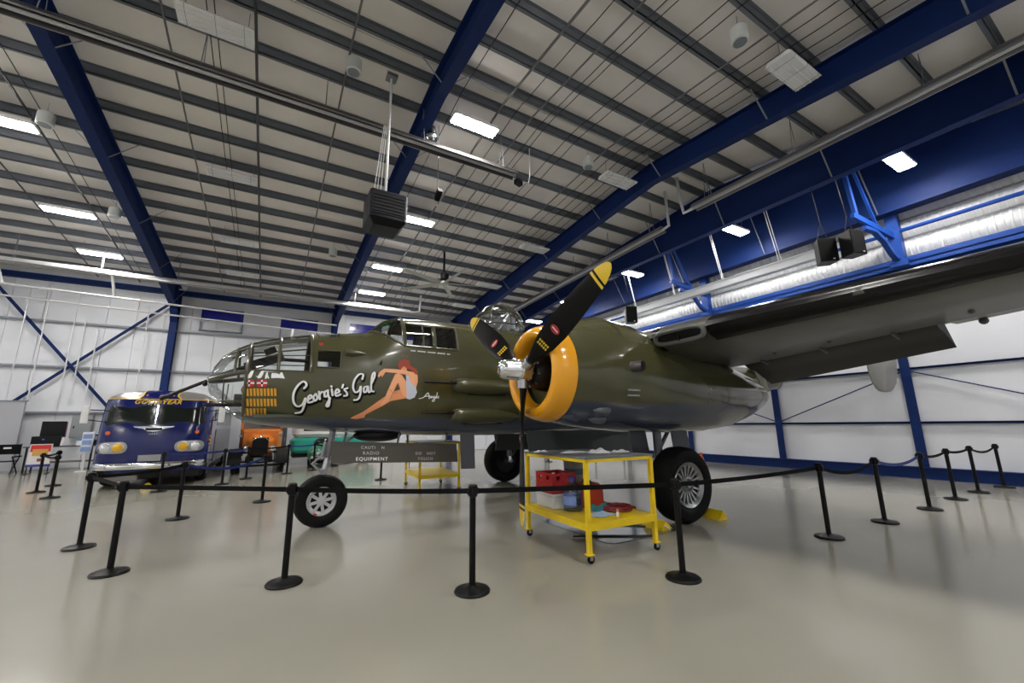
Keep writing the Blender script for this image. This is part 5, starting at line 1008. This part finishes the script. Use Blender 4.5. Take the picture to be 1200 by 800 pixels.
# roof blue wedge and trims
def rpatch(x0, x1, nm, m_, e, tr_=False):
    m = MB(); lay = []
    for k, (z, hw, yo) in enumerate(RZ[:-1]):
        f = 1.0 + (.0 if k > 1 else .25 * (1 - k)); lay.append([(x * f, fy(x * f * HW / hw) + yo - e, z + e) for x in [x0 + (x1 - x0) * i / 8 for i in range(9)]])
    m.loft(lay, closed=False, cap=False); return m.build(nm, m_, bus, smooth=60)
rpatch(-.38, .38, 'roof_stripe', BB, .008); rpatch(-.42, -.38, 'stripe_trim', YT, .010); rpatch(.38, .42, 'stripe_trim', YT, .010)
m = MB(); m.tube([(x, y - .004, 2.43) for x, y, z in plan(2.43, HW - .03, .17)], .012, 6, closed=True); m.build('roof_trim', YT, bus)
for x in (-.30, 0.0, .30, -1.0, 1.0): MB().sphere((x, bf(x, 2.42, -.06), 2.47 if abs(x) > .5 else 2.53), .03, 8).build('marker_lamp', mat('amber_lamp', (.6, .16, .02), .3), bus)
for s_ in (-1, 1):
    x = .98 * s_; MB().sphere((x, bf(x, 1.49, .01), 1.49), .055, 14, (1, .5, 1)).build('turn_lamp', mat('orange_lamp', (.75, .13, .01), .3), bus)
    bz = bpatch(min(x * .52, x * 1.2), max(x * .52, x * 1.2), .94, 1.25, SIL_, 'headlight_bezel', .03, rr=.15)
    for xx, mm in ((x * 1.0, mat('headlight_glass', (.65, .68, .70), .08, .6)), (x * .72, mat('fog_lamp_yellow', (.72, .42, .02), .15, .2))):
        p = Vector((xx, bf(xx, 1.09, .03), 1.09)); l = MB().lathe([(-.0, .12), (-.03, .108), (-.045, .06), (-.05, .005)], p, (0, 1, 0), 20).build('headlight', mm, bz); MB().lathe([(.01, .132), (-.018, .132), (-.02, .117)], p, (0, 1, 0), 22, cap=False).build('headlight_ring', CHROME, bz)
m = MB(); m.rbox((0, bf(0, .8, .02), .80), (.50, .02, .17), .01); pl = m.build('license_plate', mat('plate_grey', (.32, .33, .34), .4, .3), bus)
m = MB(); rings = []
for k in range(25):
    x = -1.27 + 2.54 * k / 24; y = fy(min(HW, abs(x))) - .12 + (.22 if abs(x) > 1.24 else 0); rings.append([(x, y + a, .60 + b) for a, b in ((0, -.085), (-.025, -.05), (-.03, .0), (-.025, .05), (0, .085), (.03, .05), (.03, -.05))])
m.loft(rings); m.build('bumper', CHROME, bus, smooth=60)
MB().bx(-1.16, 1.16, .25, BL - .5, .22, .46).build('undercarriage', BLACK, bus, smooth=0); MB().bx(-1.15, 1.15, .12, .2, .26, .52).build('front_skirt', BLACK, bus, smooth=0)
def wheel(par, x, y, r, w, side, capm=SIL_):
    m = MB(); m.lathe([(-w / 2, r * .6), (-w / 2, r * .92), (-w * .3, r), (w * .3, r), (w / 2, r * .92), (w / 2, r * .6)], (x, y, r), (1, 0, 0), 28); wl = m.build('wheel', RUBBER, par); m = MB(); m.lathe([(side * w * .46, r * .62), (side * w * .51, r * .58), (side * w * .45, r * .3), (side * w * .55, r * .2), (side * w * .56, .01)], (x, y, r), (1, 0, 0), 24); m.build('wheel_disc', capm, wl); return wl
for y in (1.35, 7.0):
    for s_ in (-1, 1): wheel(bus, 1.08 * s_, y, .46, .28, s_)
for s_ in (-1, 1):
    for k in range(8):
        y0_ = 1.75 + .82 * k; MB().bx(s_ * (HW - .015) - .02, s_ * (HW - .015) + .015, y0_, y0_ + .62, 1.72, 2.2).build('side_window', BGL, bus, smooth=0)
        MB().bx(s_ * (HW - .01) - .02, s_ * (HW - .01) + .018, y0_ + .64, y0_ + .80, 1.68, 2.24).build('window_pillar', SIL_, bus, smooth=0)
    MB().bx(s_ * HW - .01, s_ * HW + .012, 2.3, BL - .3, .5, 1.55).build('side_panel', mat('bus_side_dark', (.05, .05, .055), .2, .7), bus, smooth=0)
    m = MB(); m.prism([(s_ * (HW + .004), .55, .55), (s_ * (HW + .004), 1.0, .55), (s_ * (HW + .004), 1.0, 1.05), (s_ * (HW + .004), .35 + .3, 1.08)], (s_ * .01, 0, 0)); m.build('fender_panel', SIL_, bus, smooth=0)
    m = MB()
    for z in (1.12, 1.24, 1.36): m.tube([(s_ * (HW + .005), .95, z), (s_ * (HW + .0), .62, z), (s_ * (HW - .06), .42 + .0, z - .0)], .014, 6)
    m.tube([(s_ * (HW + .005), .95, 1.36), (s_ * (HW + .005), 1.02, 1.24), (s_ * (HW + .005), .95, 1.12)], .014, 6); m.build('side_trim', YT, bus)
    t_ = MB().rbox((s_ * 1.52, .18, 1.99), (.16, .06, .46), .025).build('mirror', WHITEM, bus); MB().tube([(s_ * 1.5, .2, 2.12), (s_ * 1.2, .5, 2.12)], .014, 6).build('mirror_arm', BLACK, t_); MB().tube([(s_ * 1.5, .2, 1.86), (s_ * 1.2, .5, 1.8)], .014, 6).build('mirror_arm', BLACK, t_)
m = MB(); m.rbox((-.55, .2, .28), (.7, .3, .14), .03); m.build('axle_guard', mat('axle_grey', (.2, .19, .18), .4, .6), bus)
# ================================================================ ORANGE TRUCK
OR = mat('truck_orange', (.62, .17, .012), .3, coat=.3); TB = mat('truck_black', (.004, .004, .004), .35, spec=.25)
tk = thing('vintage_truck', 'orange vintage truck with black radiator and fenders beyond the nose', 'truck', (-.18, 17.6, 0), 0)
m = MB(); m.loft([[(-.56, .75, .72), (.56, .75, .72), (.56, .75, 1.46), (-.56, .75, 1.46)], [(-.70, 1.35, .7), (.70, 1.35, .7), (.70, 1.35, 1.5), (-.70, 1.35, 1.5)]]); m.build('cowl', OR, tk, smooth=30)
m = MB(); m.loft([[(-.24, .12, .68), (.24, .12, .68), (.27, .12, 1.05), (.16, .12, 1.22), (-.16, .12, 1.22), (-.27, .12, 1.05)], [(-.42, .8, .68), (.42, .8, .68), (.46, .8, 1.15), (.30, .8, 1.36), (-.30, .8, 1.36), (-.46, .8, 1.15)]]); m.build('hood', OR, tk, smooth=30)
m = MB(); m.rbox((0, .08, .92), (.50, .08, .62), .03); rd = m.build('radiator', TB, tk); m = MB()
for k in range(9): m.bx(-.20 + .05 * k - .006, -.20 + .05 * k + .006, .03, .045, .66, 1.14)
m.build('radiator_fins', DARKM, rd, smooth=0); MB().lathe([(0, .05), (.05, .05), (.08, .025), (.12, .02)], (0, .08, 1.22), n=12).build('radiator_cap', CHROME, rd); m = MB(); m.tube([(-.26, .06, 1.12), (-.14, .05, 1.235), (.14, .05, 1.235), (.26, .06, 1.12)], .02, 8); m.build('radiator_shell_trim', CHROME, rd)
m = MB()
for s_ in (-1, 1): m.bx(s_ * .66 - .04, s_ * .66 + .04, 1.25, 1.33, 1.46, 2.0)
m.bx(-.7, .7, 1.25, 1.33, 1.46, 1.54); m.bx(-.7, .7, 1.25, 1.33, 1.95, 2.05); m.build('windshield_frame', OR, tk, smooth=0); MB().bx(-.62, .62, 1.28, 1.30, 1.54, 1.95).build('windshield', glassmat('truck_glass', (.6, .65, .62), .1), tk, smooth=0)
MB().rbox((0, 2.0, 2.09), (1.5, 1.6, .1), .08).build('cab_roof', OR, tk); MB().bx(-.7, .7, 2.7, 2.76, .7, 2.05).build('cab_back', OR, tk, smooth=0)
for s_ in (-1, 1):
    MB().bx(s_ * .68 - .02, s_ * .68 + .02, 1.35, 2.7, .7, 1.5).build('door', OR, tk, smooth=0)
    m = MB(); rings = []
    for k in range(9):
        a = pi * (1.0 - k / 8 * .85); y = .22 + .0 - .55 * cos(a) * -1; rings.append([(s_ * .52, .2 + .52 * -cos(pi - a), .38 + .52 * sin(a)), (s_ * .92, .2 + .52 * -cos(pi - a), .36 + .50 * sin(a)), (s_ * .92, .2 + .52 * -cos(pi - a), .34 + .50 * sin(a)), (s_ * .52, .2 + .52 * -cos(pi - a), .36 + .52 * sin(a))])
    m.loft(rings); m.build('fender', TB, tk, smooth=50)
    wheel(tk, .74 * s_, .2, .38, .13, s_, TB); wheel(tk, .74 * s_, 3.0, .38, .16, s_, TB)
    h = MB().lathe([(0, .10), (.03, .115), (.12, .08), (.17, .03)], (s_ * .40, -.10, .86), (0, 1, 0), 18).build('headlight', TB, tk); MB().lathe([(-.012, .03), (-.006, .085), (0, .10)], (s_ * .40, -.10, .86), (0, 1, 0), 18).build('headlight_glass', mat('headlight_glass', (.65, .68, .70), .08, .6), h)
    h = MB().lathe([(0, .055), (.1, .06), (.12, .03)], (s_ * .64, .68, 1.30), (0, 1, 0), 14).build('side_lamp', TB, tk); MB().lathe([(-.006, .045), (0, .05)], (s_ * .64, .68, 1.30), (0, 1, 0), 14).build('lamp_glass', SIL_, h)
    MB().bx(s_ * .58 - .01, s_ * .93 + .0, .75, 2.4, .36, .40).build('running_board', TB, tk, smooth=0)
MB().bx(-.90, .90, 2.8, 3.6, .55, .75).build('bed', TB, tk, smooth=0); MB().bx(-.42, .42, .1, 3.5, .42, .56).build('chassis', TB, tk, smooth=0)
m = MB(); m.tube([(-.7, .2, .42), (0, .16, .36), (.7, .2, .42)], .03, 8); m.build('front_axle', TB, tk); MB().bx(-.16, .16, -.02, .0, .44, .54).build('license_plate', mat('plate_dark_green', (.16, .20, .17), .5), tk, smooth=0)
MB().bx(-.85, .85, -.06, -.02, .24, .32).build('front_bumper', TB, tk, smooth=0)
# tall dark cabinet, turquoise van
t = thing('tall_cabinet', 'dark blue grey upright cabinet behind the orange truck', 'cabinet', (.62, 24.2, 0)); MB().bx(-.24, .24, -.25, .25, .05, 1.95).build('body', mat('cabinet_slate', (.05, .06, .075), .5), t, smooth=0); MB().bx(-.22, .22, -.27, -.25, .1, 1.9).build('door', mat('cabinet_slate_door', (.06, .07, .085), .45), t, smooth=0); MB().bx(.15, .17, -.30, -.27, .9, 1.1).build('handle', STEEL, t, smooth=0); MB().bx(-.22, .22, -.22, .22, 0, .05).build('plinth', BLACK, t, smooth=0)
TQ = mat('turquoise_paint', (.02, .36, .28), .3, coat=.4); vn = thing('van', 'turquoise and white vintage van side on behind the nose gear', 'van', (2.72, 21.3, 0))
m = MB(); m.rbox((0, 0, .80), (3.6, 1.7, .66), .25, 5); m.build('lower_body', TQ, vn); m = MB(); m.rbox((0, .0, 1.62), (3.5, 1.62, .98), .3, 5); m.build('upper_body', WHITEM, vn)
m = MB(); m.tube([(-1.75, -.86, 1.13), (1.75, -.86, 1.13)], .015, 6); m.build('side_trim', CHROME, vn)
for k in range(4): MB().bx(-1.35 + .72 * k, -.75 + .72 * k, -.83, -.80, 1.42, 1.86).build('side_window', BGL, vn, smooth=0)
for x in (-.6, 1.2):
    m = MB(); m.lathe([(-.09, .2), (-.09, .3), (0, .33), (.09, .3), (.09, .2)], (x, -.78, .33), (0, 1, 0), 24); w_ = m.build('wheel', RUBBER, vn); MB().lathe([(-.095, .19), (-.11, .1), (-.115, .01)], (x, -.78, .33), (0, 1, 0), 20).build('hub_cap', CHROME, w_)
MB().bx(-1.7, 1.7, -.7, .7, .30, .50).build('undercarriage', BLACK, vn, smooth=0); m = MB(); m.rbox((-1.86, 0, .52), (.1, 1.6, .14), .04); m.rbox((1.86, 0, .52), (.1, 1.6, .14), .04); m.build('bumper', CHROME, vn)
cg = thing('small_car', 'dark green rounded car front right of the turquoise van', 'car', (2.1, 19.1, 0)); GR = mat('car_green', (.02, .16, .09), .3, coat=.3)
m = MB(); m.sphere((0, .2, .62), .5, 20, (1.1, 1.6, .62)); m.build('body', GR, cg); [MB().sphere((.45 * s_, -.35, .52), .33, 16, (.6, 1.2, .8)).build('fender', GR, cg) for s_ in (-1, 1)]
for s_ in (-1, 1):
    wheel(cg, .46 * s_, -.4, .30, .14, s_); wheel(cg, .46 * s_, .75, .30, .14, s_); MB().sphere((.42 * s_, -.72, .66), .07, 12).build('headlight', mat('headlight_glass', (.65, .68, .70), .08, .6), cg)
MB().sphere((0, .45, .95), .38, 16, (1.0, 1.1, .55)).build('cabin', BGL, cg); MB().rbox((0, -.80, .42), (1.1, .06, .1), .03).build('bumper', CHROME, cg)
# ================================================================ DESK CORNER AT FAR LEFT
DY = 23.4
t = thing('folding_chair', 'black folding canvas chair beside the poster board', 'chair', (-8.35, 23.0, 0)); CB = mat('canvas_black', (.005, .005, .006), .8, spec=.1)
m = MB(); m.bx(-.34, .34, .2, .23, .72, 1.08); m.build('backrest', CB, t, smooth=0); MB().bx(-.34, .34, -.25, .22, .46, .49).build('seat', CB, t, smooth=0)
for s_ in (-1, 1):
    for (p, q) in (((s_ * .34, -.25, .02), (s_ * .34, .24, .62)), ((s_ * .34, .26, .02), (s_ * .34, -.25, .62))): MB().cyl(p, q, .02, n=8).build('leg', DARKM, t)
    MB().bx(s_ * .36 - .04, s_ * .36 + .04, -.28, .26, .62, .66).build('armrest', CB, t, smooth=0); MB().cyl((s_ * .34, .22, .6), (s_ * .34, .22, 1.1), .018, n=8).build('back_post', DARKM, t)
MB().bx(-.1, .1, .19, .2, .92, .98).build('name_patch', WHITEM, t, smooth=0)
t = thing('poster_board', 'red and white poster board on blue stand at left', 'sign', (-7.27, 22.6, 0), .1)
MB().bx(-.29, .29, -.02, .02, .35, 1.08).build('panel', mat('poster_white', (.62, .60, .60), .5), t, smooth=0)
for (a, b, c, d, rgb, nm) in ((-.26, .26, .80, 1.05, (.55, .02, .02), 'red_band'), (-.20, .20, .66, .90, (.55, .30, .06), 'tan_picture'), (-.05, .07, .45, .56, (.16, .06, .03), 'brown_picture')): MB().bx(a, b, -.027 - .002 * (nm != 'red_band'), -.02, c, d).build(nm, mat(nm, rgb, .5), t, smooth=0)
MB().bx(-.31, .31, -.025, .03, .26, .35).build('lower_rail', mat('poster_blue', (.02, .03, .22), .5), t, smooth=0)
for s_ in (-1, 1): MB().bx(s_ * .27 - .02, s_ * .27 + .02, -.2, .2, 0, .03).build('foot', DARKM, t, smooth=0); MB().bx(s_ * .27 - .015, s_ * .27 + .015, -.012, .012, .03, .3).build('leg', DARKM, t, smooth=0)
t = thing('table', 'long display table with dark top before the far wall', 'table', (-6.75, 23.4, 0)); MB().bx(-1.15, .85, -.38, .38, .94, .98).build('tabletop', mat('table_dark_top', (.06, .05, .06), .4), t, smooth=0)
for sx in (-1.05, .75):
    for sy2 in (-.32, .32): MB().bx(sx - .025, sx + .025, sy2 - .025, sy2 + .025, 0, .94).build('leg', DARKM, t, smooth=0)
MB().bx(-.6, .8, -.34, .3, .35, .39).build('lower_shelf', mat('table_shelf', (.16, .14, .11), .5), t, smooth=0)
t = thing('monitor', 'large black monitor standing on the display table', 'monitor', (-7.31, 23.45, .98)); MB().rbox((0, 0, .62), (.70, .06, .66), .02).build('screen', mat('screen_black', (.004, .004, .005), .4, spec=.2), t); m = MB(); m.bx(-.06, .06, -.02, .04, .04, .32); m.bx(-.22, .22, -.14, .14, 0, .04); m.build('stand', BLACK, t, smooth=0); MB().bx(.355, .37, -.03, .03, .32, .92).build('edge_strip', mat('magenta_edge', (.12, .01, .08), .4), t, smooth=0)
t = thing('printer', 'black printer box in front of the monitor', 'printer', (-7.33, 23.15, .98)); MB().rbox((0, 0, .19), (.80, .3, .38), .03).build('body', BLACK, t); MB().bx(-.1, -.03, -.155, -.15, .24, .28).build('status_light', mat('blue_led', (.05, .12, .8), .4), t, smooth=0); MB().bx(-.3, .3, -.2, -.15, .03, .06).build('tray', DARKM, t, smooth=0)
t = thing('paper_stand', 'tilted white paper card in front of the printer', 'paper', (-6.98, 23.1, .98)); MB().box((0, 0, .17), (.24, .01, .33), R=Matrix.Rotation(-.3, 3, 'X')).build('sheet', WHITEM, t, smooth=0); MB().box((0, .07, .12), (.1, .01, .24), R=Matrix.Rotation(.35, 3, 'X')).build('prop', GALV, t, smooth=0)
t = thing('box', 'small white box with blue top on the display table', 'box', (-6.35, 23.3, .98)); MB().bx(-.16, .16, -.13, .13, 0, .18).build('body', WHITEM, t, smooth=0); MB().bx(-.15, .12, -.12, .12, .18, .27).build('top', mat('box_blue', (.08, .22, .42), .5), t, smooth=0)
t = thing('picture_frame', 'small black framed picture standing by the bus mirror', 'picture', (-6.06, 23.35, .98)); MB().bx(-.12, .12, -.015, .015, 0, .42).build('frame', BLACK, t, smooth=0); MB().bx(-.09, .09, -.02, -.015, .2, .36).build('picture', GALV, t, smooth=0)
t = thing('brochure_stand', 'white brochure stand left of the bus headlight', 'stand', (-6.05, 22.6, 0)); MB().bx(-.17, .17, -.14, .14, 0, .05).build('base', WHITEM, t, smooth=0); MB().bx(-.04, .04, -.03, .03, .05, .7).build('post', PIPEW, t, smooth=0); m = MB(); m.loft([[(-.15, -.06, .7), (.15, -.06, .7), (.15, .04, .7), (-.15, .04, .7)], [(-.17, .04, 1.5), (.17, .04, 1.5), (.17, .12, 1.5), (-.17, .12, 1.5)]]); m.build('rack', mat('brochure_white', (.55, .58, .65), .4), t, smooth=0)
for z in (.85, 1.1, 1.33): MB().box((0, -.07 + (z - .85) * .15, z), (.26, .02, .17), R=Matrix.Rotation(-.12, 3, 'X')).build('brochure', mat('brochure_blue', (.16, .24, .45), .5), t, smooth=0)
t = thing('electrical_cabinet', 'grey electrical cabinet mounted on far wall above the table', 'cabinet', (-6.85, Y1 - .22, 1.25)); MB().bx(-.32, .32, -.22, 0, 0, .95).build('body', mat('elec_grey', (.24, .26, .27), .45), t, smooth=0); MB().bx(-.29, .29, -.235, -.22, .03, .92).build('door', mat('elec_grey_door', (.26, .28, .29), .4), t, smooth=0); MB().bx(-.07, .07, -.24, -.235, .70, .80).build('label_plate', WHITEM, t, smooth=0); MB().bx(-.24, -.20, -.25, -.235, .4, .5).build('latch', BLACK, t, smooth=0)
t = thing('wall_notice', 'small black and white framed notice behind the bus mirror', 'sign', (-6.05, Y1 - .01, 1.95)); MB().bx(-.2, .2, -.03, 0, 0, .45).build('frame', BLACK, t, smooth=0); MB().bx(-.16, .16, -.035, -.03, .27, .41).build('paper', WHITEM, t, smooth=0); MB().bx(-.16, .16, -.035, -.03, .05, .20).build('paper', GALV, t, smooth=0)
t = thing('wall_screen', 'black wall screen on the left edge above the partition', 'screen', (-9.45, 22.9, 3.1), .3); MB().bx(-.5, .2, -.04, .04, 0, .9).build('panel', BLACK, t, smooth=0); MB().bx(-.2, 0, .0, .1, -.42, .05).build('bracket', DARKM, t, smooth=0)
